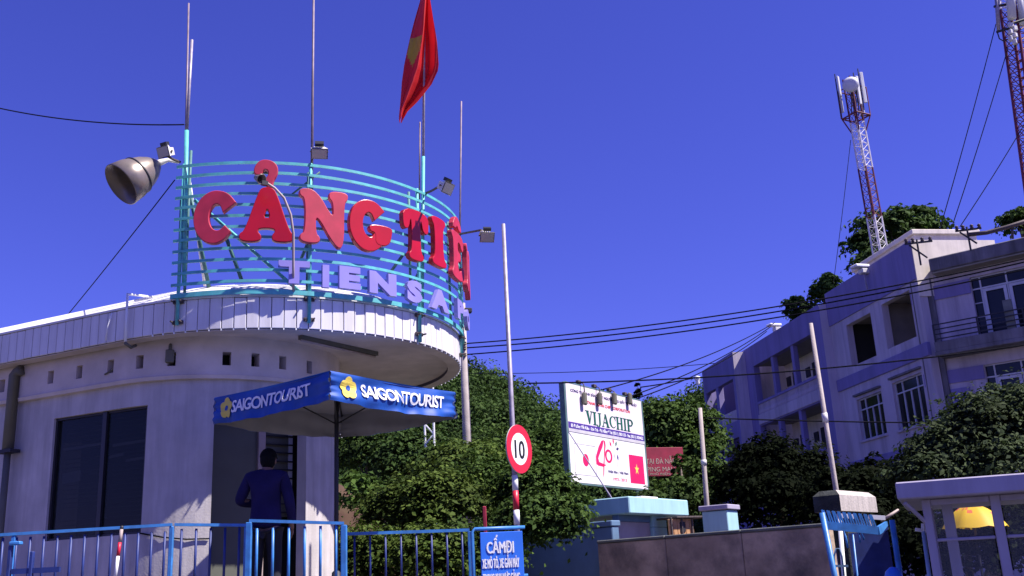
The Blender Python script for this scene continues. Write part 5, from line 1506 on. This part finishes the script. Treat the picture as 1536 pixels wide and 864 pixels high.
# ================================================================== RED SIGN, GATE STRUCTURE, WALLS
YR = 33
rs = thing('red_sign', Vector(at(995, 730, YR)) * 1, 'faded crimson sign with pale lettering behind the billboard', 'sign')
c0, c1 = Vector(at(940, 671, YR - .3)), Vector(at(1023, 671, YR + .3)); cb = Vector(at(1022, 714, YR + .3))
rs.location = ((c0.x + c1.x) / 2, YR, 0)
xd2 = Vector((c1.x - c0.x, c1.y - c0.y, 0)).normalized(); nd2 = Vector((xd2.y, -xd2.x, 0)); R5 = Matrix((xd2, -nd2, (0, 0, 1))).transposed()
Wr = (c1 - c0).length; cen = Vector(((c0.x + c1.x) / 2, (c0.y + c1.y) / 2, (c1.z + cb.z) / 2)); Hr = c1.z - cb.z
mb = MB(); mb.bbox(cen, (Wr, .08, Hr), mtx=R5, bev=.01); mb.build('board', M['redboard'], rs)
for tx, dz, hh, w, dx in (('TẠI ĐÀ NẴNG', .02, .17, 1.22, .24), ('PPING MALL', -.235, .15, 1.15, .12), ('PHỐ ĐIỆN', -.39, .07, .7, .1)):
    v, f = text(tx, hh, w, .003, .0); mb = MB(); mb.add(plate_map(cen + nd2 * .045 + Vector((0, 0, dz)) + xd2 * dx, xd2, (0, 0, 1), v), f); mb.build('lettering', M['cream'], rs)
for dx in (-.7, .7):
    mb = MB(); p = cen + xd2 * dx - nd2 * .08; mb.bbox((p.x, p.y, cen.z / 2), (.08, .08, cen.z), 0, .01); mb.build('post', M['steelgreen'], rs)
# gate house with flat pale blue canopy
gc = zconst(945, 770, 2.73); gR_ = zconst(1033, 777, 2.73)
gd = Vector((math.sin(math.radians(36)), math.cos(math.radians(36)), 0)); ge = Vector((-gd.y, gd.x, 0))
gl = abs(float((Vector(onplane(1033, 765, np.array(gc), np.array(ge))) - gc) @ gd))
wl_ = min(3.2, abs(float((Vector(onplane(826, 760, np.array(gc), np.array(gd))) - gc) @ ge)))
R6 = Matrix((gd, ge, (0, 0, 1))).transposed()
def gpt(a, b, z): return gc + gd * a + ge * b + Vector((0, 0, z - gc.z))
gt = thing('gate_shelter', (gc.x, gc.y, 0), 'flat roofed pale blue gate shelter below the billboard', 'shelter')
def gbox(name, m, a0, a1, b0, b1, z0, z1, bev=.015):
    q = MB(); q.bbox(gpt((a0 + a1) / 2, (b0 + b1) / 2, (z0 + z1) / 2), (abs(a1 - a0), abs(b1 - b0), z1 - z0), mtx=R6, bev=bev); return q.build(name, M[m], gt)
zg1 = float(atz(945, 770, 2.73)[2]) + .33
gbox('roof_slab', 'ltblue', 0, gl, 0, wl_, 2.73, zg1, .02)
gbox('roof_upstand', 'white', gl * .35, gl * .62, .2, .9, zg1 + .002, zg1 + .05, .01)
def uo(px, py, dep):
    P = onplane(px, py, np.array(gc) + np.array(ge) * dep, np.array(ge)); return float((Vector(P) - gc) @ gd)
u0_, u1_ = uo(980, 785, .25), uo(1000, 785, .25)
for i, (z0, z1, m) in enumerate(((0, 2.20, 'slate'), (2.203, 2.31, 'signblue'), (2.314, 2.50, 'ltblue'), (2.506, 2.728, 'ltblue'))):
    gbox('column_block', m, u0_, u1_, .25, .25 + (u1_ - u0_), z0, z1, .008)
gbox('back_wall', 'mauve', .05, u0_ - .02, .32, .42, 0, 2.60, .01); gbox('beam', 'slate', .05, u0_ - .02, .30, .44, 2.603, 2.728, .008)
gbox('side_wall', 'slate', .08, .22, .45, wl_ + 2.5, 0, 2.5, .01)
# blue wall at the left of the gate
bw0, bw1 = Vector(at(775, 770, 19.6)), Vector(at(922, 775, 18.0))
bwt = thing('blue_wall', ((bw0.x + bw1.x) / 2, 18.8, 0), 'slate blue rendered wall behind the hanging branches', 'wall')
mb = MB(); dd = Vector((bw1.x - bw0.x, bw1.y - bw0.y, 0)); L = dd.length; dd.normalize()
R7 = Matrix((dd, (-dd.y, dd.x, 0), (0, 0, 1))).transposed()
mb.bbox(((bw0.x + bw1.x) / 2, (bw0.y + bw1.y) / 2, 1.20), (L, .2, 2.40), mtx=R7, bev=.015); mb.build('render', M['slate'], bwt)
mb = MB(); mb.bbox(((bw0.x + bw1.x) / 2, (bw0.y + bw1.y) / 2, 2.46), (L + .04, .26, .10), mtx=R7, bev=.015); mb.build('coping', M['slate'], bwt)
# brown concrete wall
w0, w1 = Vector(at(901, 806, 17.6)), Vector(at(1245, 793, 14.8))
cw = thing('concrete_wall', ((w0.x + w1.x) / 2, 16, 0), 'dirty dark brown concrete wall along the street in shade', 'wall')
dd = Vector((w1.x - w0.x, w1.y - w0.y, 0)); L = dd.length; dd.normalize(); R8 = Matrix((dd, (-dd.y, dd.x, 0), (0, 0, 1))).transposed()
zw = (w0.z + w1.z) / 2
for k in range(3):
    a = L * k / 3 + .004; b = L * (k + 1) / 3 - .004; c = Vector((w0.x, w0.y, 0)) + dd * ((a + b) / 2)
    mb = MB(); mb.bbox((c.x, c.y, zw / 2 - .02), (b - a, .22, zw - .04), mtx=R8, bev=.012); mb.build('panel', M['concrete'], cw)
    mb = MB(); mb.bbox((c.x, c.y, zw - .012), (b - a, .26, .05), mtx=R8, bev=.012); mb.build('coping', M['mossy'], cw)
# pale blue pillar
pt0 = Vector(at(1090, 764, 17.4)); pz_ = pt0.z - 2.52
bp_ = thing('blue_pillar', (pt0.x, pt0.y, 0), 'pale blue pillar with overhanging cap behind the brown wall', 'pillar')
pa_ = math.radians(33); pw = .46; x6 = Vector((math.sin(math.radians(34)), math.cos(math.radians(34)), 0)); R9 = Matrix((x6, (-x6.y, x6.x, 0), (0, 0, 1))).transposed()
pcx = pt0 + x6 * pw * .5 + Vector((-x6.y, x6.x, 0)) * pw * .5
mb = MB(); mb.bbox((pcx.x, pcx.y, (2.06 + pz_) / 2), (pw, pw, 2.06 + pz_), mtx=R9, bev=.012); mb.build('shaft', M['ltblue'], bp_)
mb = MB(); mb.bbox((pcx.x, pcx.y, 2.09 + pz_), (pw + .02, pw + .02, .035), mtx=R9, bev=.008); mb.build('band', M['slate'], bp_)
mb = MB(); mb.bbox((pcx.x, pcx.y, 2.31 + pz_), (pw, pw, .40), mtx=R9, bev=.012); mb.build('shaft', M['ltblue'], bp_)
mb = MB(); mb.bbox((pcx.x, pcx.y, 2.565 + pz_), (pw + .08, pw + .08, .085), mtx=R9, bev=.012); mb.build('cap', M['kiosk'], bp_)
# wooden crate like hut behind the wall
cr = Vector(at(1021, 786, 21)); ct = thing('wooden_hut', (cr.x, cr.y, 0), 'small orange plank hut in the sun behind the brown wall', 'hut')
x7 = Vector((math.sin(math.radians(60)), math.cos(math.radians(60)), 0)); R10 = Matrix((x7, (-x7.y, x7.x, 0), (0, 0, 1))).transposed()
for k in range(6):
    p = cr + x7 * ((k - 2.5) * .105); hgt = cr.z + .10
    mb = MB(); mb.bbox((p.x, p.y, hgt / 2), (.098, .05, hgt), mtx=R10, bev=.006); mb.build('plank', M['wood'], ct)
for k in (0, 2.5, 5):
    p = cr + x7 * ((k - 2.5) * .105) + Vector((x7.y, -x7.x, 0)) * .04; hgt = cr.z + .13
    mb = MB(); mb.bbox((p.x, p.y, hgt / 2), (.035, .03, hgt), mtx=R10, bev=.004); mb.build('batten', M['bolt'], ct)
p = cr + Vector((0, 0, 0)); mb = MB(); mb.bbox((p.x + .1, p.y + .3, cr.z + .13), (.85, .7, .035), mtx=R10, bev=.006); mb.build('roof', M['bolt'], ct)
p = cr + x7 * .02 + Vector((x7.y, -x7.x, 0)) * .03; mb = MB(); mb.bbox((p.x, p.y, cr.z - .06), (.13, .02, .2), mtx=R10, bev=.003); mb.build('hatch', M['iron'], ct)

# ================================================================== GATE PILLAR, BLUE GATE, KIOSK
gp = Vector(at(1262, 766, 12.0))
x8 = Vector((math.sin(math.radians(40)), math.cos(math.radians(40)), 0)); y8 = Vector((-x8.y, x8.x, 0)); R11 = Matrix((x8, y8, (0, 0, 1))).transposed()
cwid = float((Vector(onplane(1317, 770, np.array(gp), np.array(y8))) - gp) @ x8)
gpl = thing('gate_pillar', (gp.x, gp.y, 0), 'concrete gate pillar with a weathered beige chamfered cap', 'pillar')
cdep = abs(float((Vector(onplane(1221, 762, np.array(gp), np.array(x8))) - gp) @ y8)); cdep = min(cdep, cwid)
cc = gp + x8 * cwid / 2 + y8 * cdep / 2
mb = MB(); h_ = cwid / 2
vs = []; zc0, zc1, zc2 = gp.z, gp.z + .185, gp.z + .245
for (z, cut) in ((zc0, 0), (zc1, 0), (zc2, .06)):
    for sx, sy in ((-1, -1), (1, -1), (1, 1), (-1, 1)): vs.append(Vector((cc.x, cc.y, z)) + x8 * sx * (h_ - cut) + y8 * sy * (cdep / 2 - cut))
mb.add(vs, [(3, 2, 1, 0), (8, 9, 10, 11)] + [(k * 4 + j, k * 4 + (j + 1) % 4, (k + 1) * 4 + (j + 1) % 4, (k + 1) * 4 + j) for k in range(2) for j in range(4)])
mb.mi = [0] * len(mb.f); mb.mi[2 + 3] = 1; mb.mi[2 + 7] = 1; mb.mi[1] = 0  # left side and chamfer of the cap are near-black, like the shaft
mb.build('cap', [M['pillar'], M['nearblack']], gpl)
mb = MB(); mb.bbox((cc.x, cc.y, (gp.z - .003) / 2), (cwid * .5, cdep * .5, gp.z - .003), mtx=R11, bev=.015); mb.build('shaft', M['nearblack'], gpl)
YG = 11.3
bg_ = thing('blue_gate', Vector(at(1290, 864, YG)) * 1, 'blue steel gate with a comb of short spikes along its top bar', 'gate')
bg_.location = (Vector(at(1290, 864, YG)).x, YG, 0)
def G(px, py, dy=0): return Vector(at(px, py, YG + dy))
def down(p, q): return q + (q - p) / (p.z - q.z) * q.z  # carry a bar on down to the ground
for (a, b) in (((1233, 769), (1252, 864)), ((1338, 780), (1350, 864))):
    A, B = G(*a), G(*b); mb = MB(); mb.tube([A, down(A, B)], .032, 8); mb.build('stile', M['rail'], bg_, True)
mb = MB(); mb.beam(G(1237, 788), G(1317, 796), .03, .085); mb.beam(G(1317, 796), G(1330, 788, .25), .03, .085); mb.build('top_bar', M['rail'], bg_)
sp = MB(); sp.beam((0, 0, -.005), (0, 0, .125), .016, .022, up=(0, 1, 0)); sme = unit_mesh(sp, 'spike', M['rail'])
for k in range(20):
    u = (k + .3) / 20; p = G(1237, 788).lerp(G(1317, 796), u) + Vector((0, 0, .045))
    piece('spike', sme, bg_, Matrix.Translation(p) @ Matrix.Rotation(-.25 * (1 if k % 2 else .6), 4, 'Y'))
for (a, b) in (((1266, 795), (1272, 822)), ((1292, 797), (1296, 810)), ((1288, 797), (1290, 814))):
    mb = MB(); mb.tube([G(*a), G(*b)], .012, 6); mb.build('hook', M['rail'], bg_, True)
mb = MB(); mb.tube([G(1252, 862), G(1251, 835), G(1254, 823), G(1259, 823), G(1263, 835), G(1266, 864)], .010, 6); mb.build('loop', M['slate'], bg_, True)
A, B = G(1272, 800, .3), G(1332, 800, .3); mb = MB(); mb.beam(Vector((A.x, A.y, A.z / 2)), Vector((B.x, B.y, A.z / 2)), .012, A.z); mb.build('sheet', M['navy_shade'], bg_)
A, B = G(1279, 800), G(1286, 864); mb = MB(); mb.tube([A, down(A, B)], .012, 6); mb.build('bar', M['rail'], bg_, True)
mb = MB(); mb.beam(G(1248, 849), G(1272, 849), .02, .025); mb.build('cross_bar', M['slate'], bg_)
for i, (a, b) in enumerate((((1259, 776), (1266, 864)), ((1306, 778), (1316, 864)))):
    A, B = Vector(at(*a, YG + .5)), Vector(at(*b, YG + .5)); D = down(A, B)
    t = thing('white_post', D, ['white round post behind the left half of the blue gate', 'white round post behind the right half of the blue gate'][i], 'post', 'white posts behind the blue gate')
    mb = MB(); mb.tube([A, D], .026, 8); mb.build('shaft', M['jamb' if i else 'white'], t, True)
    mb = MB(); mb.tube([A.lerp(D, .42), A.lerp(D, .44)], .029, 8); mb.build('clamp', M['iron'], t, True)
    mb = MB(); mb.beam(A + Vector((-.02, 0, .02)), A + Vector((.16, 0, .0)), .05, .05); mb.build('arm', M['white'], t)
t = thing('slanted_bar', G(1323, 780, .6), 'short pinkish pipe slanting up right of the gate pillar', 'pipe'); mb = MB(); mb.tube([G(1322, 781, .6), G(1348, 765, .6)], .018, 7); mb.build('pipe', M['jamb'], t, True)
br = Vector(at(1341, 868, 10.6)); t = thing('water_barrel', (br.x, br.y, 0), 'blue rounded drum top peeping up at the bottom beside the gate', 'drum')
mb = MB(); mb.lathe([(.10, 0), (.10, br.z - .1), (.095, br.z), (.075, br.z + .07), (.03, br.z + .11), (0, br.z + .115)], (br.x, br.y, 0), n=20); mb.build('shell', M['signblue'], t, True)
mb = MB(); mb.lathe([(.103, br.z - .05), (.103, br.z + .0)], (br.x, br.y, 0), n=20); mb.build('label_band', M['white'], t, True)
A, B = Vector(at(1385, 797, 9.8)), Vector(at(1394, 864, 9.8)); D = down(A, B)
t = thing('tap_post', D, 'thin pale blue pipe with a small valve head beside the kiosk', 'pipe'); mb = MB(); mb.tube([A, D], .020, 8); mb.build('pipe', M['paleblue'], t, True)
mb = MB(); mb.beam(A + Vector((-.07, 0, .02)), A + Vector((.04, 0, .0)), .03, .03); mb.tube([A, A + Vector((.01, 0, .07))], .02, 6); mb.build('valve', M['alu'], t)
# kiosk
kc = Vector(at(1346, 749.5, 9.5)); KZ = kc.z
kd = Vector((math.sin(math.radians(112)), math.cos(math.radians(112)), 0)); ke = Vector((math.sin(math.radians(22)), math.cos(math.radians(22)), 0))
R12 = Matrix((kd, ke, Vector((0, 0, 1)))).transposed()
zk = float(onplane(1345, 723.5, np.array(kc), np.array(ke))[2])
def kpt(a, b, z): return Vector((kc.x, kc.y, 0)) + kd * a + ke * b + Vector((0, 0, z))
ks = thing('kiosk', (kc.x, kc.y, 0), 'lavender flat roofed glazed kiosk at the lower right corner', 'kiosk')
def kbox(name, m, a0, a1, b0, b1, z0, z1, bev=.008):
    q = MB(); q.bbox(kpt((a0 + a1) / 2, (b0 + b1) / 2, (z0 + z1) / 2), (a1 - a0, b1 - b0, z1 - z0), mtx=R12, bev=bev); return q.build(name, M[m], ks)
kbox('roof', 'kiosk', 0, 3.6, 0, 2.6, KZ, zk, .012)
def kuz(px, py, dep):
    P = Vector(onplane(px, py, np.array(kc) + np.array(ke) * dep, np.array(ke))); return float((P - kc) @ kd), P.z
KD = .30
for px, py, w in ((1396, 800, .075), (1501, 800, .085)):
    u = kuz(px, py, KD)[0]; kbox('post', 'kiosk', u - w / 2, u + w / 2, KD - .04, KD + .04, 0, KZ - .002)
uA, uB = kuz(1396, 800, KD)[0], kuz(1501, 800, KD)[0]
kbox('post', 'kiosk', uA + .13, uA + .23, KD + .45, KD + .55, 0, KZ - .002)
zr_ = kuz(1450, 808, KD)[1]
kbox('glazing_bar', 'kiosk', uA + .04, uB - .045, KD - .02, KD + .02, zr_ - .015, zr_ + .015); kbox('glazing_bar', 'kiosk', uB + .045, 3.0, KD - .02, KD + .02, zr_ - .015, zr_ + .015)
kbox('head_rail', 'kiosk', uA + .04, uB - .045, KD - .03, KD + .03, KZ - .06, KZ - .003); kbox('head_rail', 'kiosk', uB + .045, 3.0, KD - .03, KD + .03, KZ - .06, KZ - .003)
kbox('dado', 'kiosk', uA + .04, 3.0, KD - .015, KD + .015, 0, .9)
kbox('side_wall', 'kiosk', 3.0, 3.1, KD - .03, 2.5, 0, KZ - .002); kbox('back_post', 'kiosk', uA - .04, uA + .04, 2.3, 2.38, 0, KZ - .002)
q = MB(); A, B = kpt(.06, .08, KZ - .03), kpt(uA - .02, KD, KZ - .22); q.tube([A, B], .02, 7); q.build('brace', M['kiosk'], ks)
gm = bpy.data.materials.new('clear glass'); gm.use_nodes = True; b_ = gm.node_tree.nodes['Principled BSDF']; b_.inputs['Base Color'].default_value = (.75, .8, .8, 1); b_.inputs['Roughness'].default_value = .03; b_.inputs['Alpha'].default_value = .05; b_.inputs['Specular IOR Level'].default_value = .2
M['kglass'] = gm
for a0, a1 in ((uA + .05, uB - .055), (uB + .055, 2.98)):
    for z0, z1 in ((.91, zr_ - .018), (zr_ + .018, KZ - .062)): kbox('pane', 'kglass', a0, a1, KD - .003, KD + .003, z0, z1, .001)
# yellow parasol behind the kiosk
yc = Vector(at(1458, 770, 14.5)); yt = thing('yellow_parasol', (yc.x, yc.y, 0), 'sunlit yellow parasol with red print seen through the kiosk glazing', 'parasol')
mb = MB(); n = 48; zt = float(at(1456, 757, 14.5)[2]); zb = float(at(1456, 791, 14.5)[2]); Ry = .45
vs = [(yc.x, yc.y, zt)]; fs = []
for i in range(1, 9):
    for k in range(n):
        th = 2 * PI * k / n; r = Ry * i / 8; sc = 1 + .02 * abs(math.sin(4 * th)) * i / 8
        vs.append((yc.x + math.cos(th) * r * (1 - .03 * abs(math.sin(4 * th))), yc.y + math.sin(th) * r, zt - (zt - zb) * (i / 8) ** 2.1 - .02 * abs(math.sin(4 * th)) * (i / 8)))
for k in range(n): fs.append((0, 1 + k, 1 + (k + 1) % n))
for i in range(7):
    for k in range(n): fs.append((1 + i * n + k, 1 + (i + 1) * n + k, 1 + (i + 1) * n + (k + 1) % n, 1 + i * n + (k + 1) % n))
mb.add(vs, fs)
rnd = random.Random(3)
for i, f in enumerate(mb.f):
    if i > n * 2 and rnd.random() < .16 and (i // 6) % 3 != 0: mb.mi[i] = 1
mb.build('canopy', [M['yellow'], M['orangered']], yt, True)
mb = MB(); mb.tube([(yc.x, yc.y, 0), (yc.x, yc.y, zt + .05)], .02, 8); mb.build('pole', M['iron'], yt, True)

# ================================================================== VEGETATION
def blob(px, py, Y, rx, rz, ry=None):
    c = at(px, py, Y); k = Y / FPX
    return (c[0], c[1], c[2], rx * k, (ry if ry else rx) * k, rz * k)
# wooded slope: one mass
P = []; N = []
for i in range(2300):
    x = rng.uniform(-13, 17); y = rng.uniform(48, 80)
    if hill_h(x, y) < .3: continue
    r = rng.uniform(.8, 1.9); z = hill_h(x, y) + r * rng.uniform(.2, .8)
    k = 150; d = rng.normal(size=(k, 3)); d /= np.linalg.norm(d, axis=1)[:, None]; d[:, 2] = np.abs(d[:, 2]) * 1.1 - .15
    P.append(np.array([x, y, z]) + d * r * rng.uniform(.75, 1.12, (k, 1)) * np.array([1, 1, .8])); N.append(d)
leaf = leaf_object('hill_forest', leaves(np.concatenate(P), np.concatenate(N), .23, .4), M['leaf_hill'])
tag(leaf, 'dense green forest covering the slope behind the gatehouse', 'forest', kind='stuff')
# reddish soil bank and the bushes on it
sb = MB(); nx = 22
sc0 = at(550, 748, 25)
def soil_h(x, y): return (sc0[2] + .25) * math.exp(-((x - sc0[0] + .8) / 2.4) ** 2 - ((y - 25.4) / 1.9) ** 2) + 1.2 * math.exp(-((y - 24) / 1.6) ** 2) * (.8 + .2 * math.sin(x * 2.1)) + .10 * math.sin(x * 5 + y * 3) - .35
sb.add([(x, y, soil_h(x, y)) for y in np.linspace(19.5, 29, 26) for x in np.linspace(-11, 5, 40)], [(j * 40 + i, j * 40 + i + 1, (j + 1) * 40 + i + 1, (j + 1) * 40 + i) for j in range(25) for i in range(39)])
tag(sb.build('soil_bank', M['soil'], None, True), kind='structure')
def bush(px, py, Y, rx, rz, m, label, nl=5200, size=.13, extra=()):
    b = [blob(px, py, Y, rx, rz)] + [blob(px + ex, py + ey, Y + dy, rx * k, rz * k) for ex, ey, dy, k in extra]
    z0 = 0
    tree('bush', (b[0][0], b[0][1], z0), b, int(nl * 1.7), size * .70, M[m], label, 'bush', 'bushes on the bank between gatehouse and street wall', .05, 26, .20, .7)
EX = ((-.0, 30, .4, .9), )
for i, (px, py, Y, rx, rz, m, n, lab) in enumerate((
    (550, 672, 28.5, 52, 36, 'leaf_mid', 4200, 'dark green bush under the left part of the parasol, seen beside its pole'),
    (612, 685, 26, 52, 36, 'leaf_hill', 4200, 'dark green bush directly below the parasol valance, left of the lattice post'),
    (690, 702, 25, 60, 42, 'leaf_bush', 4600, 'light green bush right of the white lattice post'),
    (748, 690, 29, 55, 42, 'leaf_mid', 4400, 'mid green bush behind the speed limit sign'),
    (805, 690, 31, 46, 48, 'leaf_mid', 4600, 'tall dark green bush touching the left edge of the billboard'),
    (606, 760, 20, 56, 36, 'leaf_bush', 4600, 'bright yellowish green bush low on the bank, right of the doorway'),
    (660, 748, 19.5, 60, 44, 'leaf_bush', 4800, 'bright yellowish green bush left of the blue notice board'),
    (725, 735, 20.5, 52, 50, 'leaf_mid', 4600, 'mid green bush behind the striped pole of the speed sign'),
    (800, 735, 19.5, 52, 45, 'leaf_mid', 4600, 'dark leafy bush left of the pale blue shelter roof'),
    (560, 835, 18.4, 60, 48, 'leaf_bush', 4200, 'leafy bush at the bottom behind the thin dark railing, left end'),
    (640, 835, 18, 60, 48, 'leaf_bush', 4200, 'leafy bush at the bottom behind the thin dark railing, middle'),
    (715, 835, 18.2, 52, 48, 'leaf_mid', 4200, 'shaded bush at the bottom behind the blue notice board'))):
    bush(px, py, Y, rx, rz, m, lab, n, .155 if Y > 23 else .125, ((-rx * .55, 12, .3, .62), (rx * .55, 8, -.2, .66), (rx * .1, -rz * .35, .1, .6)))
tree('bush', tuple(np.array(at(550, 770, 23.2)) * [1, 1, 0]), [blob(540, 742, 23.2, 34, 26), blob(572, 752, 23.0, 30, 24), blob(530, 722, 23.6, 22, 16)], 1500, .13, M['leaf_mid'], 'sparse scrub on the reddish soil beside the parasol pole', 'bush', 'bushes on the bank between gatehouse and street wall', .03, 14, .24, .5)
# branches hanging before the blue wall
b = [blob(800, 770, 14.7, 45, 30), blob(845, 775, 14.6, 34, 22), blob(770, 800, 14.8, 36, 26), blob(860, 755, 14.8, 26, 14), blob(830, 800, 14.6, 34, 16)]
tree('overhanging_tree', (at(742, 790, 14.9)[0], 14.9, 0), b, 8500, .068, M['leaf_mid'], 'small leafy tree hanging over the slate blue wall', 'tree', None, .06, 22, .24, .5, tuple(at(760, 775, 14.9)))
# tree masses behind the red sign
tree('broad_tree', (at(1010, 700, 38)[0], 38, 0), [blob(1000, 655, 38, 52, 52), blob(1045, 650, 38.5, 40, 45), blob(975, 700, 37.5, 40, 40), blob(1040, 700, 37, 40, 42)], 14000, .18, M['leaf_mid'], 'broad green tree between the billboard and the lavender building', 'tree', None, .25, 34, .2)
tree('broad_tree', (at(1030, 740, 27)[0], 27, 0), [blob(1020, 745, 27, 42, 26), blob(1060, 725, 27.5, 30, 34), blob(985, 752, 26.5, 34, 16), blob(1022, 706, 31.5, 13, 20)], 8000, .13, M['leaf_mid'], 'low leafy tree under the crimson sign, behind the shelter roof', 'tree', None, .1, 30, .2)
for (px, py, Y, lab) in ((957, 583, 47, 'small dark conifer tip above the right end of the billboard'), (903, 592, 47, 'dark treetop peeping over the middle of the billboard')):
    c = at(px, py, Y); k = Y / FPX
    bl3 = [(c[0], c[1], c[2] - 14 * k * j, (2 + 4.2 * j) * k, (2 + 4.2 * j) * k, 10 * k) for j in range(6)]
    tree('conifer', (c[0], c[1], hill_h(c[0], c[1])), bl3, 1600, .22, M['leaf_dark'], lab, 'tree', None, .12, 20, .25)
# dark trees in the building's shade
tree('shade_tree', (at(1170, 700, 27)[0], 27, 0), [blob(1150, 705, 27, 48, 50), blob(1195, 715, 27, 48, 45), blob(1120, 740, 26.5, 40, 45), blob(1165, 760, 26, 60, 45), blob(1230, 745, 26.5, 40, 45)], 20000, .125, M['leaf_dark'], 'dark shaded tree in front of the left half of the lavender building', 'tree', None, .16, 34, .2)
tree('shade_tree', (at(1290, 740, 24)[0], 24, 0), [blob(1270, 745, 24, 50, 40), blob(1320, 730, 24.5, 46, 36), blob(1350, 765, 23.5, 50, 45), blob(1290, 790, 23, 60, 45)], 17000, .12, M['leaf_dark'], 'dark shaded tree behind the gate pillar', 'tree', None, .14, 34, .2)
tree('street_tree', (at(1480, 760, 19)[0], 19, 0), [blob(1470, 655, 19, 62, 55), blob(1415, 680, 19, 56, 42), blob(1530, 640, 19.4, 70, 60), blob(1390, 705, 18.7, 50, 26), blob(1500, 700, 18.6, 70, 40), blob(1590, 650, 19.5, 80, 70)], 42000, .098, M['leaf_grey'], 'large dull green street tree above the kiosk roof', 'tree', None, .2, 34, .2, .6)
b = [blob(1440, 820, 15.5, 90, 50), blob(1540, 800, 15.5, 90, 60), blob(1370, 830, 15.2, 55, 45)]
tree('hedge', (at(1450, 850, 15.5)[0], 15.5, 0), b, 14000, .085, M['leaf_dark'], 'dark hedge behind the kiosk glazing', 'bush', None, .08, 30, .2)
# trees on the rise behind the building roof
for (bl4, n, sz, mm, lab) in (
    ([blob(1335, 345, 64, 45, 32), blob(1372, 335, 65, 36, 26), blob(1300, 372, 63, 32, 26), blob(1395, 345, 65, 26, 18), blob(1320, 395, 62, 40, 25)], 9000, .34, 'leaf_hill', 'large tree behind the lattice tower and the penthouse'),
    ([blob(1194, 462, 60, 17, 16), blob(1205, 475, 60, 16, 14)], 2600, .26, 'leaf_hill', 'small round treetop over the roof edge, left of two'),
    ([blob(1243, 428, 60, 20, 16), blob(1232, 445, 60, 18, 16), blob(1258, 442, 60, 14, 14)], 3000, .26, 'leaf_hill', 'small round treetop over the roof edge, right of two'),
    ([blob(1525, 335, 60, 26, 20), blob(1545, 328, 60, 24, 20)], 2600, .28, 'leaf_mid', 'treetop at the right edge behind the right wing roof')):
    c = bl4[0]
    tree('hill_tree', (c[0], c[1], hill_h(c[0], c[1])), bl4, n, sz, M[mm], lab, 'tree', None, .22, 30, .2)
